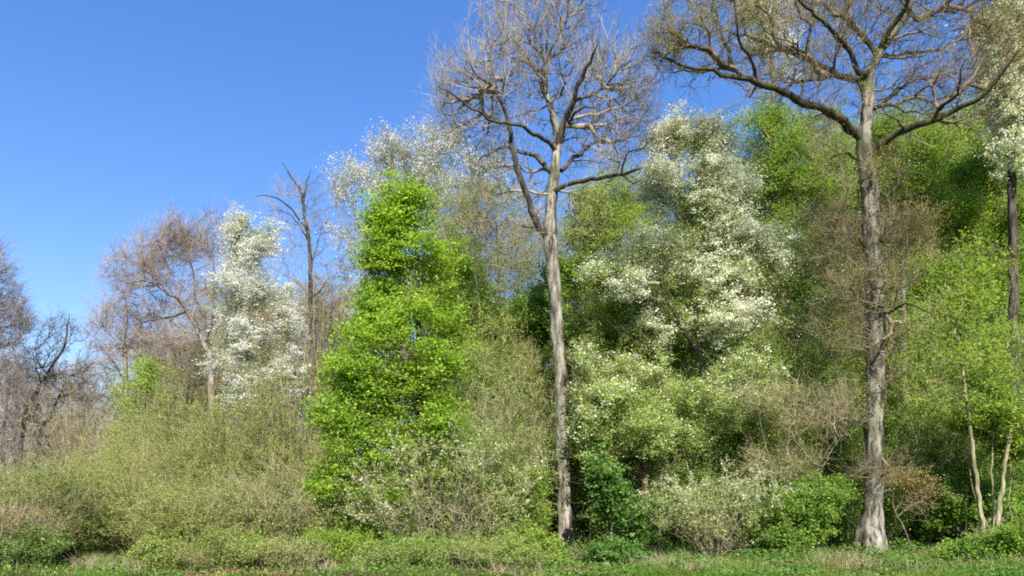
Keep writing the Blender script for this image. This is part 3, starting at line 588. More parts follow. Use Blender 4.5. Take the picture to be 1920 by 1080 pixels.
thicket('green bush beside the grassy path on the left', 24, 220, [(220,900,80,60,150),(230,960,80,50,140)], 55, mat='lf_yel', n=26000)
thicket('low yellow-olive bush at the front of the thicket, beside the grass tongue', 19, 400, [(400,960,80,45,140),(390,1010,90,45,120),(360,1040,70,30,60)], 56, n=26000)
thicket('brown-tinged bush at the front of the thicket, left of the earth hollow', 19.3, 510, [(510,940,70,45,130),(500,1000,85,45,120)], 57, twig='tw_tan', n=17000)
thicket('dull green bush in the middle of the thicket', 22, 345, [(300,900,90,60,150),(320,980,85,45,120),(250,1000,60,50,80)], 58, n=30000)
thicket('grey-brown twiggy bush behind the blossom tree foot', 36, 600, [(620,660,60,60,150),(600,720,70,60,150),(560,770,80,60,120),(640,600,40,50,80)], 59, twig='tw_tan', mat='lf_bud', n=5000)
thicket('tan leafless scrub below the wide reddish tree', 36, 310, [(300,710,80,45,150),(370,720,70,45,140),(230,740,60,40,110),(330,780,90,50,110)], 60, twig='tw_tan', mat='lf_bud', n=4000)
thicket('dark green bush at the bottom left corner', 19.5, 40, [(30,930,75,60,170),(60,990,80,60,170),(20,1040,90,45,140)], 61, twig='tw_olive', mat='lf_green', n=22000, group='bushes by the path')
thicket('brown twiggy scrub in the lower left corner', 18.3, -10, [(-10,1010,60,50,140),(10,1060,60,35,110)], 62, twig='tw_tan', mat='lf_bud', n=5000, group='bushes by the path')
thicket('blue-green leafy bush left of the path', 20.5, 95, [(90,960,40,50,110),(100,1010,45,40,110)], 63, mat='lf_deep', n=14000, size=.07, group='bushes by the path')

# ------------------------------------------------------------------ flowering and leafy bushes at the wood's edge
def bush(label, Y, base, blobs, seed, mat='lf_green', n=12000, size=.08, stems=6, group='shrubs at the edge of the wood', name='shrub', cat='shrub', twig='tw_olive', bark='grey', blossom=None, tw=None, spread=(.08,.08,.06), **kw):
    lv = [dict(mat=mat, n=n, size=size, spread=spread, thr=-.35, up=.7, wid=.7, **kw)]
    if blossom: lv.append(dict(part='blossom', mat=blossom[0], n=blossom[1], size=.065, spread=(.05,.05,.03), thr=blossom[2] if len(blossom) > 2 else -.1, top=.5, up=.6, wid=.9))
    return plant(name, label, cat, Y, base, blobs=blobs, group=group, stems=stems, stem_r=.02, bf=.35, tip=.005, bark=bark, twig=twig, seed=seed, clump=.35,
      tw=tw or dict(k=3, L=.42, r=.004, up=.2, side=2), leaves=lv)
brush('blackthorn', 'blackthorn with dull pinkish-white blossom in front of the maple', 'shrub', 19.3, 830, 330, 800, 'flowering shrubs', 60, 71, 'tw_tan', 'grey', [dict(mat='lf_pale', n=17000, size=.055), dict(mat='lf_olive', n=11000, size=.055), dict(part='blossom', mat='bl_pink', n=11000, size=.062, thr=.15, top=.35, sp=.03)], r0=.016, lean=.6, bare=.2, kb=3, tl=(.4, .9))
bush('pale green hawthorn just right of the bare tree trunk, flecked with white', 23, 1150, [(1150,760,70,45,150),(1130,820,65,50,140),(1210,800,70,55,150),(1110,700,40,50,50)], 72, mat='lf_pale', n=20000, size=.06, blossom=('bl_cream', 3500, .1), group='flowering shrubs')
bush('wide pale green flowering bush below the big cream cherry', 24, 1320, [(1290,740,85,50,170),(1370,770,90,50,170),(1260,820,80,45,130),(1400,700,60,45,90),(1200,700,60,40,70)], 73, mat='lf_pale', n=24000, size=.06, blossom=('bl_cream', 3500, .1), group='flowering shrubs')
brush('flowering_shrub', 'flat-topped shrub with pinkish-white blossom on bare slender stems', 'shrub', 21, 1345, 220, 878, 'flowering shrubs', 40, 74, 'tw_tan', 'stem', [dict(mat='lf_pale', n=13000, size=.06, top=.3), dict(part='blossom', mat='bl_pink', n=11000, size=.065, thr=.15, top=.9, sp=.03)], r0=.02, lean=.85, bare=.75, kb=5, tl=(.4, .9))
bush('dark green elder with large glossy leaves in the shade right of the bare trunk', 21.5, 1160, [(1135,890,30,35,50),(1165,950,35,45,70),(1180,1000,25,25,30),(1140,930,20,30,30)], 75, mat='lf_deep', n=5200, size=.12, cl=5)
bush('fresh green rounded shrub left of the oak foot', 21, 1490, [(1490,970,65,40,150),(1470,1010,70,28,110),(1540,930,50,35,70)], 76, mat='lf_green', n=17000, size=.075)
bush('bright green shrub behind the oak on its left side', 25, 1540, [(1550,900,65,50,130),(1530,850,60,45,90),(1590,850,50,45,70)], 77, mat='lf_green', n=15000, size=.09)
bush('brown half-bare bush left of the oak, twigs in bud', 22.5, 1460, [(1470,870,85,30,140),(1530,780,110,35,150),(1440,740,80,30,80),(1600,730,80,30,70)], 78, mat='lf_olive', n=6500, size=.05, twig='tw_tan', tw=dict(k=3, L=.7, r=.0045, up=0, side=2))
bush('burst of bare brown twigs beside the oak trunk, right side', 22.8, 1700, [(1690,905,60,20,30),(1725,930,45,18,20)], 79, mat='lf_bud', n=2500, size=.045, twig='tw_red', stems=1, tw=dict(k=3, L=.6, r=.004, up=-.1, side=2))
bush('yellow-green low shrub at the foot of the bare tree, left side', 20, 990, [(960,960,65,50,150),(920,1000,70,40,110),(990,920,40,40,60)], 80, mat='lf_yel', n=16000, size=.06)
bush('small brown-stemmed shrub with budding twigs left of the bare tree foot', 19.5, 900, [(920,960,45,30,90),(960,990,40,25,60)], 81, mat='lf_olive', n=4500, size=.05, twig='tw_tan')
bush('dark bushy shrub under the maple', 21.5, 760, [(760,1000,80,40,120),(830,990,60,40,80)], 82, mat='lf_deep', n=14000, size=.09)
bush('yellowish shrub at the front, right of the earth hollow', 18.5, 640, [(610,1030,50,25,90),(670,1040,50,22,70)], 83, mat='lf_yel', n=14000, size=.055)
bush('light green sapling clump at the right edge of the view', 22, 1880, [(1870,790,70,28,130),(1900,830,60,35,110),(1820,790,40,15,40)], 84, mat='lf_yel', n=13000, size=.08, stems=4, bark='stem')
bush('broad green shrub in front of the slender trunks on the right', 24, 1800, [(1790,940,90,40,170),(1860,970,90,45,170),(1740,970,60,30,90)], 85, mat='lf_green', n=24000, size=.085)
bush('green shrub in the lower right corner', 19.5, 1890, [(1890,1030,70,45,170),(1840,1050,60,28,90)], 86, mat='lf_green', n=18000, size=.075)
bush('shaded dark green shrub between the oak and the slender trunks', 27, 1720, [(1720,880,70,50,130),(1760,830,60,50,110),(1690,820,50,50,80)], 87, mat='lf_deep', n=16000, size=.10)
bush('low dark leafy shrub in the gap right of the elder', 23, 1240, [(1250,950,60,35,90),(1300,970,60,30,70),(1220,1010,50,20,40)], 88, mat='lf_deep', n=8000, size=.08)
bush('brown-green tangle between the maple and the bare trunk', 25.5, 920, [(870,690,80,55,170),(930,760,80,60,170),(960,850,70,50,130),(880,800,70,50,110),(990,700,50,60,90)], 89, mat='lf_olive', n=17000, size=.06, twig='tw_tan', tw=dict(k=4, L=.6, r=.0048, up=.1, side=2))
bush('mid-green leafy bush behind the bare trunk, left', 28, 960, [(950,640,80,60,150),(1000,590,60,60,110),(900,600,70,60,120),(980,740,70,60,100)], 90, mat='lf_green', n=24000, size=.085)
bush('tall olive-green bush in front of the wood, right of the bare trunk', 27, 1120, [(1110,620,60,60,140),(1170,600,70,60,140),(1210,660,70,50,110),(1100,700,50,60,90)], 91, mat='lf_green', n=24000, size=.07)

# ------------------------------------------------------------------ the wood behind
def tree(name, label, Y, base, blobs, seed, mat='lf_green', n=26000, size=.09, twig='tw_tan', bark='grey', rtrunk=.11, group='trees of the wood behind', thr=-.2, tw=None, cl=None, **kw):
    return plant(name, label, 'tree', Y, base, blobs=blobs, group=group, bf=.28, tip=.006, bark=bark, twig=twig, rtrunk=rtrunk, seed=seed, clump=.2,
      tw=tw or dict(k=4, L=.8, r=.0062, up=.2, side=2), leaves=([dict(mat=mat, n=int(n*.62), size=size*.9, spread=(.16,.16,.06), thr=thr+.15, freq=1.9, up=.7, wid=.7), dict(mat={'lf_green':'lf_yel','lf_deep':'lf_green','lf_yel':'lf_pale','lf_maple':'lf_green'}.get(mat,'lf_green'), n=int(n*.4), size=size*.8, spread=(.14,.14,.09), thr=thr+.1, up=.6, wid=.7)] if n else []), **kw)
tree('leafing_tree', 'yellow-green leafing tree between the bare trunk and the cream cherry', 34, 1130, [(1140,380,70,45,130),(1120,440,80,50,150),(1170,460,60,45,90),(1110,520,70,60,110),(1150,340,40,30,40)], 101, mat='lf_yel', n=30000)
tree('leafing_tree', 'green leafing tree rising at the left of the oak, top against the sky', 33, 1450, [(1440,240,60,40,100),(1470,300,90,50,170),(1510,360,100,60,180),(1450,410,70,60,120),(1530,440,90,60,130),(1550,270,80,60,120),(1410,330,35,60,50)], 102, mat='lf_green', n=34000)
tree('leafing_tree', 'dark green tree in the wood left of the oak trunk', 31, 1530, [(1500,480,80,60,160),(1560,540,80,60,160),(1480,580,70,60,130),(1550,640,80,60,140),(1460,660,60,50,80)], 103, mat='lf_deep', n=30000)
tree('leafing_tree', 'bright green tree at the right, below the cream blossom', 30, 1850, [(1840,330,60,45,130),(1870,400,75,50,150),(1800,420,60,50,120),(1860,480,80,60,150),(1900,560,60,60,110)], 104, mat='lf_maple', n=34000, size=.10)
tree('leafing_tree', 'fresh green tree between the oak and the right edge', 29, 1760, [(1740,520,70,55,130),(1790,580,80,60,150),(1720,640,60,55,110),(1830,660,80,60,130),(1760,720,70,50,100)], 105, mat='lf_green', n=32000)
tree('leafing_tree', 'olive-leaved tree behind the oak crown', 36, 1700, [(1700,280,90,60,170),(1760,340,80,60,150),(1650,340,70,60,110),(1720,420,90,60,120)], 106, mat='lf_olive', n=22000, size=.075)
tree('leafing_tree', 'budding brown-green tree left of the tall bare tree', 33, 900, [(890,400,70,55,170),(860,460,80,55,170),(940,450,70,60,160),(900,530,90,60,150),(960,520,60,55,100),(840,380,50,40,60)], 107, mat='lf_olive', n=12000, size=.065, tw=dict(k=4, L=.65, r=.0055, up=.2, side=2))
tree('leafing_tree', 'half-hidden green tree behind the maple', 30, 860, [(840,560,70,60,140),(870,620,80,55,130),(830,500,50,50,80)], 108, mat='lf_green', n=20000)
tree('bare_tree', 'brown twiggy tree behind the oak trunk, hardly in leaf', 26, 1700, [(1690,430,80,50,170),(1590,470,80,60,170),(1550,420,60,50,110),(1620,560,80,60,110),(1560,610,70,50,90)], 109, mat='lf_bud', n=10000, size=.05, twig='tw_tan', tw=dict(k=4, L=.7, r=.0048, up=-.05, side=2), rtrunk=.14)
tree('leafing_tree', 'pale green airy tree behind the cream cherry, filling its right side', 36, 1400, [(1400,380,90,60,150),(1350,470,100,70,160),(1440,500,90,70,150),(1300,560,100,60,130)], 151, mat='lf_yel', n=30000)
tree('leafing_tree', 'olive airy tree between cherry and bare trunk, low behind', 38, 1160, [(1150,440,90,60,160),(1210,510,90,60,150),(1100,540,90,60,140),(1200,400,60,50,90)], 152, mat='lf_olive', n=28000)
tree('leafing_tree', 'light green tree just right of the oak trunk, top against the sky', 34, 1700, [(1690,270,90,50,150),(1740,330,100,60,170),(1670,380,90,60,140),(1780,400,80,60,120)], 153, mat='lf_green', n=30000)
tree('leafing_tree', 'light yellow-green tree rising at the right below the oak limb', 35, 1830, [(1820,260,80,50,140),(1870,320,90,60,160),(1800,370,90,60,140),(1900,430,70,70,120)], 154, mat='lf_yel', n=32000)
tree('leafing_tree', 'olive-green tree right behind the oak trunk', 37, 1600, [(1590,290,90,60,160),(1640,360,90,60,150),(1570,380,80,60,130),(1620,450,90,60,120)], 155, mat='lf_olive', n=28000)
tree('leafing_tree', 'brown-green budding tree between the maple top and the bare tree', 37, 960, [(930,400,80,55,170),(990,470,70,60,140),(880,470,90,60,160),(860,540,80,60,120)], 156, mat='lf_olive', n=13000, size=.07)
tree('bare_tree', 'grey leafless tree behind the tall bare tree, low in the gap', 40, 1060, [(1060,450,60,55,150),(1000,440,60,55,130),(1090,520,60,55,110),(1030,540,60,55,100)], 110, n=0, twig='tw_grey', tw=dict(k=4, L=.75, r=.0065, up=.25, side=2))

def pole(label, Y, base, top, r, seed, mat='lf_green', n=6000, bark='stem', blobs=None, group='slender trunks in the wood'):
    (tx, ty) = top
    mid = (base*.55+tx*.45+random.Random(seed).uniform(-8, 8), 945*.0+ (1000+ty)/2)
    return plant('slender_tree', label, 'tree', Y, base, trunk=[(base, 1000, r), (mid[0], mid[1], r*.8), (tx, ty, r*.5)], group=group,
      blobs=blobs or [(tx, ty-20, 50, 45, 70), (tx+10, ty+50, 60, 50, 60)], bf=.3, tip=.005, bark=bark, twig='tw_tan', seed=seed, clump=.35, flare=.25, tw=dict(k=3, L=.5, r=.0045, up=.15, side=1),
      leaves=[dict(mat=mat, n=n, size=.085, spread=(.1,.1,.06), thr=-.3)])
pole('slender pale-green trunk leaning left, on the right of the view', 21.3, 1850, (1800,640), .07, 121, n=3000, mat='lf_yel', blobs=[(1800,600,70,70,60),(1790,700,90,60,50),(1830,520,50,60,30)])
pole('slender trunk leaning right at the right edge, forming a V with its neighbour', 21.3, 1864, (1908,740), .075, 122, n=2500, mat='lf_yel', blobs=[(1920,680,70,80,60),(1890,780,70,40,30)])
pole('thin pale stem inside the V of the two slender trunks', 21.6, 1866, (1868,740), .04, 123, n=1200, blobs=[(1868,690,60,70,40)])
pole('crooked pale trunk in the shade right of the oak', 27, 1716, (1700,640), .10, 124, n=9000, bark='ash')
pole('thin straight stem behind the cream cherry', 32, 1400, (1370,520), .07, 126, n=9000)
pole('thin stem in the wood right of the cream cherry', 34, 1455, (1460,540), .08, 127, n=9000, mat='lf_deep')
pole('tan trunk directly behind the tall bare tree, low down', 26, 1082, (1062,560), .19, 128, n=6000, bark='ash')
pole('thin grey stem between the maple and the bare trunk', 28, 1000, (985,600), .06, 129, n=7000)
pole('pale thin stem just left of the bare trunk, in the tangle', 27, 945, (935,680), .05, 130, n=6000, mat='lf_olive')
pole('dark thin trunk right of the cream cherry, in the deep wood', 38, 1500, (1505,450), .12, 131, n=9000, bark='dark')
pole('dark trunk in the deep wood near the right edge', 36, 1800, (1795,420), .13, 132, n=9000, bark='dark')

# copies that fill the depth of the wood
protos = {}
protos['g'] = tree('wood_tree', '', 60, 1200, [(1200,620,75,55,150),(1180,690,85,60,160),(1230,720,75,60,130),(1200,790,70,55,90)], 141, mat='lf_green', n=26000, size=.14, tw=dict(k=3, L=.9, r=.008, up=.15, side=2), rtrunk=.2)
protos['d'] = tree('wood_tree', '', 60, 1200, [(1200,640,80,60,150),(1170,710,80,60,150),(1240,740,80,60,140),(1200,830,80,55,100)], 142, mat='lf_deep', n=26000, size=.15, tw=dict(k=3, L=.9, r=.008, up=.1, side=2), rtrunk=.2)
protos['b'] = tree('wood_tree', '', 60, 1200, [(1200,620,75,55,170),(1170,690,75,60,160),(1235,700,75,60,160),(1200,780,80,50,90)], 143, mat='lf_bud', n=5000, size=.09, twig='tw_tan', tw=dict(k=4, L=.95, r=.008, up=.3, side=2), rtrunk=.2)
protos['u'] = bush('', 60, 1200, [(1200,860,80,45,150),(1160,880,60,40,90),(1245,880,60,40,90)], 144, mat='lf_green', n=15000, size=.14, name='understory_shrub')
used = set()
def place(k, label, px, Y, top, rz, group):
    x = (px-CX)/F_PX*Y; z = float(gz(x, Y)); H = CAMZ + (HY-top)/F_PX*Y - z; r = protos[k]; s = H/r['top']
    sw = max(0.75, min(1.35, s))
    sw = min(sw, s*1.3)
    if k not in used:
        used.add(k); r.location = (x, Y, z); r.rotation_euler = (0, 0, rz); r.scale = (sw, sw, s); r['label'] = label; r['group'] = group
    else: dup(r, (x, Y, z), rz, (sw, sw, s), label, group)
GW = 'half-hidden trees deep in the wood'
LAB = {'g': 'half-hidden green-leaved tree deep in the wood', 'd': 'half-hidden dark green tree deep in the wood', 'b': 'half-hidden leafless tree deep in the wood', 'u': 'leafy understory shrub deep in the wood'}
for i, (k, px, Y, top) in enumerate([('g',1200,44,470),('d',1300,42,420),('b',1240,50,400),('d',1400,46,350),('g',1480,45,300),('b',1560,48,250),('g',1620,42,330),('d',1680,46,380),('g',1740,48,300),('b',1800,44,280),('g',1860,46,330),('d',1920,44,300),
      ('g',1000,46,560),('d',930,44,540),('b',880,48,470),('g',820,46,520),('b',1080,54,480),('d',1130,46,560),('d',1560,36,560),('d',1640,38,600),('g',1440,38,560),('g',1250,36,600),('d',1850,36,560),('g',1770,36,620),('g',2000,40,250),('d',2080,38,300),
      ('b',460,52,520),('b',540,50,520),('b',640,54,540),('b',700,50,480),('b',380,56,600),('b',300,58,640),('b',500,48,560),('b',590,46,580),('b',420,50,620),('b',240,52,690),('b',350,50,640),('b',180,50,740),('b',100,48,770),('b',660,46,560),('b',330,47,590),('b',440,45,540),('b',520,43,510),('b',620,44,500),('b',270,45,620),('b',390,48,530),('b',20,44,690),('b',130,46,700),('b',160,60,720),('b',60,56,720),('b',-60,50,640),('b',-160,46,560)]):
    place(k, LAB[k], px, Y, top, i*2.4, GW+' '+{'g': 'in leaf', 'd': 'dark leaved', 'b': 'without leaves'}[k])
for i, (px, Y, top) in enumerate([(1100,33,850),(1180,31,840),(1260,30,820),(1340,32,830),(1420,30,820),(1500,33,800),(1580,30,830),(1660,32,800),(1740,34,790),(1820,31,820),(1900,33,800),(1040,32,860),(970,31,850),(900,30,870),(820,30,880),(1230,40,760),(1400,40,740),(1560,42,720),(1700,42,730),(1850,42,720),(1000,40,780),(1120,40,760),(880,40,770)]):
    place('u', LAB['u'], px, Y, top, i*1.7, 'understory shrubs deep in the wood')

# the far wood closing the view: nobody could count it
def far_wood():
    rng = np.random.default_rng(77); mb = MB(); ml = MB()
    n = 9000; x = rng.uniform(-75, 85, n); y = rng.uniform(62, 95, n); z = gz(x, y)
    h = (7 + 2.5*np.sin(x*0.21)+1.5*np.sin(x*0.53+1))*rng.uniform(.5, 1.1, n)
    b = np.stack([x, y, z+h*rng.uniform(0, .7, n)], 1); d = nrm(np.stack([rng.normal(size=n)*.4, rng.normal(size=n)*.4, np.ones(n)], 1))
    e_ = b + d*rng.uniform(1, 3, n)[:, None]; segs(mb, b, e_, np.full(n, .03), np.full(n, .012))
    for _ in range(9):
        f = rng.uniform(.1, 1, (n, 1)); s0 = b*(1-f)+e_*f; d2 = nrm(d+rng.normal(size=(n, 3))*.6); segs(mb, s0, s0+d2*rng.uniform(.5, 1.4, (n, 1)), np.full(n, .014), np.full(n, .006))
    o = mb.build('far_wood', M['tw_tan']); tag(o, 'far-off grey-brown wood closing the view behind everything', 'wood', None, 'stuff')
    q = rng.uniform(-10, 95, 60000); yy = rng.uniform(58, 90, 60000); zz = gz(q, yy)+rng.uniform(0, 1, 60000)**1.3*(6+2*np.sin(q*.3))
    k = noise3(np.stack([q, yy, zz], 1), np.arange(6.), .6) > -.2
    rhombs(ml, np.stack([q, yy, zz], 1)[k], .28*rng.uniform(.6, 1.2, k.sum()), rng)
    tag(ml.build('far_foliage', M['lf_green']), 'far-off green leafage closing the view through the trunks on the right', 'foliage', None, 'stuff')
far_wood()

# ------------------------------------------------------------------ ground growth
def scatter(n, x0, x1, y0, y1, rng, dens=None):
    y = y0 + (y1-y0)*rng.uniform(0, 1, n); x = (x0+(x1-x0)*rng.uniform(0, 1, n))
    if dens is not None: k = dens(x, y) > rng.uniform(0, 1, n); x, y = x[k], y[k]
    return x, y
def ground_growth():
    rng = np.random.default_rng(5)
    pxl = lambda x, y: CX + x/y*F_PX
    mb = MB()
    def dens(x, y):
        p = pxl(x, y); c = 0.5+0.5*np.sin(x*1.3+np.sin(y*1.1))*np.sin(y*1.7+x*.4)
        return np.where((p > 1180), .75, np.where((p > 140) & (p < 240), 1.0, .18))*np.clip(1.5*c-.1, .06, 1)
    x, y = scatter(230000, -15, 17, 14, 26, rng, dens); n = len(x)
    g = np.stack([x, y, gz(x, y)-.01], 1); h = rng.uniform(.05, .26, n)*(.75+.5*np.sin(x*.8+y)*np.sin(x*2.1-y*1.7))
    d = np.stack([rng.normal(size=n)*.45, rng.normal(size=n)*.45, np.ones(n)], 1)*h[:, None]
    u = nrm(np.stack([rng.normal(size=n), rng.normal(size=n), np.zeros(n)], 1))*rng.uniform(.006, .014, n)[:, None]
    V = np.stack([g-u, g+u, g+d], 1); mb.add(V.reshape(-1, 3), None, np.arange(n*3).reshape(-1, 3))
    tag(mb.build('grass', M['grass']), 'short bright green grass along the front of the wood', 'grass', None, 'stuff')
    mc = MB()
    def dc(x, y):
        c = 0.5+0.5*np.sin(x*1.9+np.sin(y*1.3)*1.4)*np.sin(y*1.2-x*.5); p = pxl(x, y)
        return np.where(p > 1020, .95, .4)*np.clip(c*1.6-.15, 0.03, 1)
    x, y = scatter(300000, -15, 24, 15, 40, rng, dc); n = len(x)
    top = .10+.42*(0.5+0.5*np.sin(x*1.1+y*.7)*np.sin(x*2.3-y))*np.clip((y-16)/6, .25, 1)
    p = np.stack([x, y, gz(x, y)+top*rng.uniform(0.1, 1, n)], 1); rhombs(mc, p, rng.uniform(.045, .10, n), rng, 1.0, .8)
    tag(mc.build('ground_cover', M['cover']), 'green nettles and ground ivy covering the floor of the wood', 'ground cover', None, 'stuff')
    md = MB(); x, y = scatter(26000, -13, 16, 16, 25, rng, lambda x, y: np.clip(np.sin(x*1.4+2+1.2*np.sin(y*1.1))*1.2, 0.08, 1)); n = len(x)
    g = np.stack([x, y, gz(x, y)-.01], 1); d = np.stack([rng.normal(size=n)*.6, rng.normal(size=n)*.6, np.ones(n)], 1)*rng.uniform(.1, .42, n)[:, None]
    u = nrm(np.stack([rng.normal(size=n), rng.normal(size=n), np.zeros(n)], 1))*.006
    md.add(np.stack([g-u, g+u, g+d], 1).reshape(-1, 3), None, np.arange(n*3).reshape(-1, 3))
    tag(md.build('dead_grass', M['tw_tan']), 'dry tan grass stalks among the green along the front', 'grass', None, 'stuff')
    ml = MB(); x, y = scatter(90000, -13, 16, 16, 30, rng, lambda x, y: np.clip(np.sin(x*.9+1.2*np.sin(y*.8))*1.3, 0.16, 1))
    n = len(x); rhombs(ml, np.stack([x, y, gz(x, y)+rng.uniform(.01, .05, n)], 1), rng.uniform(.05, .10, n), rng, 2.5, .7)
    x, y = scatter(420, -12, 15, 16.8, 23, rng); n = len(x); A = np.stack([x, y, gz(x, y)+rng.uniform(.02, .10, n)], 1); B = A+np.stack([rng.normal(size=n)*.3, rng.normal(size=n)*.3, rng.uniform(-.02, .12, n)], 1); segs(ml, A, B, rng.uniform(.006, .016, n), rng.uniform(.003, .007, n), 4)
    tag(ml.build('leaf_litter', M['litter']), 'brown dead leaves and broken sticks lying between the shrubs', 'leaf litter', None, 'stuff')
ground_growth()

def log(label, Y, pts, r, seed, mat='oak', name='fallen_branch', cat='branch'):
    rng = np.random.default_rng(seed); T = []
    for i, (px, py, dy) in enumerate(pts):
        p = P(px, py, Y+dy); p[2] = max(p[2], float(gz(p[0], p[1]))+r*.4); T.append([*p, r*(1-.55*i/(len(pts)-1))])
    T = crom(np.array(T), .15); T[:, :3] += rng.normal(size=(len(T), 3))*r*.12
    b0 = np.array([T[0, 0], T[0, 1], float(gz(T[0, 0], T[0, 1]))])
    mb = MB(); sweep(mb, T, 10, .1, 0, rng)
    for c, s_ in ((T[0], -1), (T[-1], 1)): pass
    root = thing(name, b0, label, cat); mb.build('stem', M[mat], root, True, b0)
    ms = MB(); i = rng.integers(2, len(T)-1, 5); A = T[i, :3]; B = A + nrm(rng.normal(size=(5, 3))+[0, 0, .8])*rng.uniform(.2, .6, (5, 1))
    segs(ms, A, B, np.full(5, r*.35), np.full(5, r*.12), 5); ms.build('side_twigs', M[mat], root, True, b0)
log('dark fallen log lying curved under the flat-topped pinkish shrub', 21.3, [(1335,1000,0),(1370,1030,-.2),(1420,1040,-.3),(1470,1030,-.2),(1510,1020,0)], .10, 201, 'dark', 'fallen_log', 'log')
log('dark curved dead branch on the ground at the right, under the slender trunks', 22, [(1790,990,0),(1825,1008,.1),(1860,1000,.2),(1885,965,.3)], .06, 202, 'dark')
log('slim pale dead branch poking out left of the maple', 20, [(545,938,0),(580,944,.1),(625,950,.2)], .03, 203, 'stem')
log('thin dead branch slanting in the olive thicket', 20.8, [(285,965,0),(305,985,-.1),(330,1005,-.1)], .03, 204, 'stem')
plant('tree_stump', 'broken red-brown rotten stump in the dark gap right of the elder', 'stump', 23.5, 1205, trunk=[(1205,1000,.17),(1207,950,.14),(1208,900,.12),(1210,870,.07)], blobs=[(1210,880,14,14,24)], rag=0, bark='red', twig='tw_dark', tw=dict(k=1, L=.2, r=.004, side=0), seed=210)

# low growth right at the front
for q in [
 ('low yellow-green scrub at the front edge, left of the earth hollow', 18, 470, [(470,1050,80,28,110),(420,1060,50,20,50)], 301, 'lf_yel', 16000, .055),
 ('low olive scrub at the front edge, just right of the grass tongue', 18, 320, [(320,1050,50,35,110),(355,1060,45,25,60)], 302, 'lf_olive', 16000, .055),
 ('low bright green bramble in front of the dark shrub under the maple', 18.5, 760, [(760,1045,70,25,110),(820,1055,50,20,60)], 303, 'lf_green', 12000, .065),
 ('low yellow-olive bramble at the front below the brown-stemmed shrub', 18.5, 940, [(930,1040,80,32,120),(1000,1030,50,35,80)], 304, 'lf_yel', 16000, .06),
 ('low dark green bramble at the front, right of the bare tree foot', 19, 1110, [(1110,1040,50,20,80),(1160,1045,40,15,40)], 305, 'lf_deep', 9000, .07),
 ('low green bramble at the front edge, between the earth hollow and the maple', 18, 690, [(690,1060,40,18,60)], 306, 'lf_olive', 7000, .055)]:
    bush(q[0], q[1], q[2], q[3], q[4], mat=q[5], n=q[6], size=q[7], name='bramble', group='low brambles along the front', spread=(.06,.06,.04))
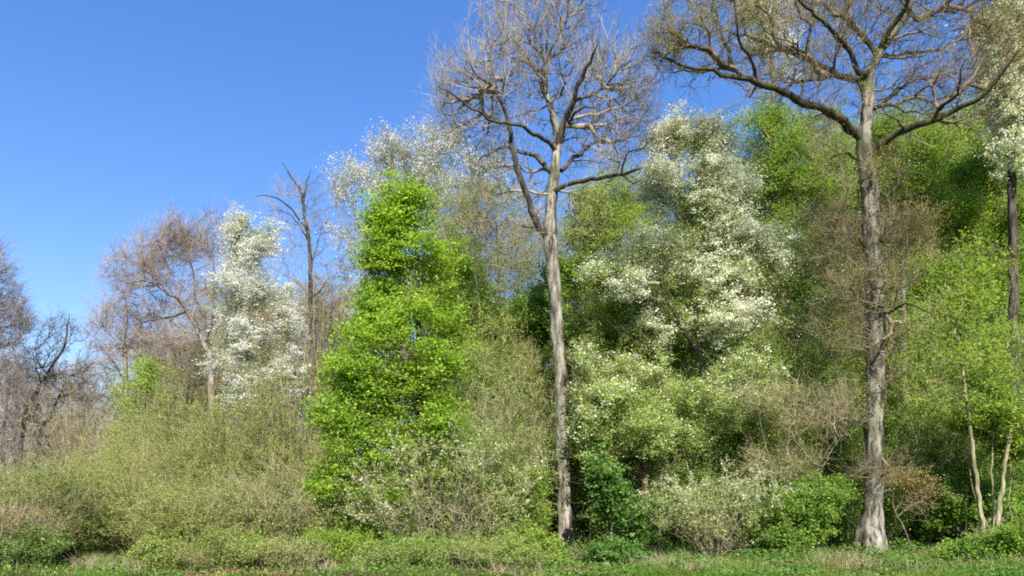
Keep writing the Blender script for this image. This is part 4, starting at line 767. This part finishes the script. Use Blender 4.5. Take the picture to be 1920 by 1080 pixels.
# airy coppice growth in the middle depth
for (lab, Y, px, wd, top, seed, mat, n) in [
 ('airy yellow-olive hazel just right of the bare trunk, behind the pale hawthorn', 26, 1120, 170, 500, 311, 'lf_olive', 30000),
 ('airy green hazel behind the wide pale flowering bush', 26, 1270, 190, 560, 312, 'lf_green', 30000),
 ('airy hazel with yellow-green leaves left of the oak trunk, behind the brown twigs', 25.5, 1510, 190, 560, 313, 'lf_yel', 34000),
 ('tall airy hazel right of the oak trunk', 25.5, 1735, 180, 500, 314, 'lf_yel', 34000),
 ('airy hazel at the right, above the light green sapling clump', 25, 1865, 160, 540, 315, 'lf_green', 34000),
 ('airy olive hazel between the maple and the bare trunk', 26, 930, 200, 480, 316, 'lf_olive', 34000),
 ('airy hazel with pale leaves right of the cream cherry', 27, 1430, 160, 540, 317, 'lf_pale', 26000),
 ('green hazel coppice behind the maple, filling the gap to the tangle', 24.5, 850, 180, 600, 318, 'lf_green', 32000),
 ('low green hazel coppice under the cream cherry, behind the pale bushes', 25, 1350, 200, 690, 319, 'lf_green', 30000),
 ('low fresh hazel coppice behind the elder', 25, 1180, 180, 730, 320, 'lf_yel', 26000),
 ('low hazel coppice right behind the oak foot', 24.5, 1600, 190, 730, 423, 'lf_green', 30000),
 ('low bright hazel coppice behind the slender trunks', 27, 1800, 220, 700, 322, 'lf_green', 32000)]:
    brush('hazel', lab, 'shrub', Y, px, wd*1.2, top, 'airy hazels before the wood', 45, seed, 'tw_tan', 'stem', [dict(mat=mat, n=n*1.3, size=.07, sp=.08), dict(mat='lf_green', n=n*.6, size=.065, sp=.06)], r0=.014, lean=.4, bare=.1, kb=4, tl=(.5, 1.3), tr=.0052)

# olive tangle overlapping the right side of the maple, and low growth filling the very front
for (lab, Y, px, wd, top, seed, mat, n, tw_) in [
 ('brown-twigged olive hazel overlapping the right side of the maple, high', 21.5, 850, 180, 600, 331, 'lf_olive', 24000, 'tw_tan'),
 ('olive-green hazel right of the maple foot, before the bare trunk', 20.5, 900, 170, 720, 332, 'lf_green', 17000, 'tw_tan'),
 ('brown-budded hazel between the maple and the bare trunk, front', 21, 965, 90, 700, 333, 'lf_olive', 12000, 'tw_tan')]:
    brush('hazel', lab, 'shrub', Y, px, wd, top, 'airy hazels before the wood', 40, seed, tw_, 'stem', [dict(mat=mat, n=n*.8, size=.06, sp=.07, thr=-.2), dict(mat='lf_green', n=n*.6, size=.06, sp=.06, thr=-.1)], r0=.013, lean=.45, bare=.1, kb=4, tl=(.4, 1.1))
for (lab, Y, px, wd, top, seed, mat, n, tw_) in [
 ('low olive bramble at the front edge, left of centre below the thicket', 17.6, 420, 200, 1000, 341, 'lf_olive', 16000, 'tw_olive'),
 ('low yellow-green bramble at the front edge, right of the grass tongue', 17.7, 310, 100, 1020, 342, 'lf_yel', 12000, 'tw_olive'),
 ('low brownish bramble at the front edge beside the earth hollow', 17.6, 545, 130, 1020, 343, 'lf_olive', 9000, 'tw_tan'),
 ('dark green bramble at the front edge, left of the path', 17.8, 40, 150, 985, 344, 'lf_deep', 17000, 'tw_olive'),
 ('low green bramble at the front edge below the maple', 17.8, 760, 170, 1020, 345, 'lf_green', 13000, 'tw_olive'),
 ('low yellow-green bramble at the front edge before the bare trunk', 17.8, 930, 190, 1010, 346, 'lf_yel', 17000, 'tw_tan')]:
    brush('bramble', lab, 'shrub', Y, px, wd, top, 'low brambles along the front', 60, seed, tw_, 'stem', [dict(mat=mat, n=n, size=.05), dict(mat='lf_pale', n=n*.3, size=.045)], r0=.008, lean=.6, bare=.02, kb=3, tl=(.15, .45), tr=.0035)
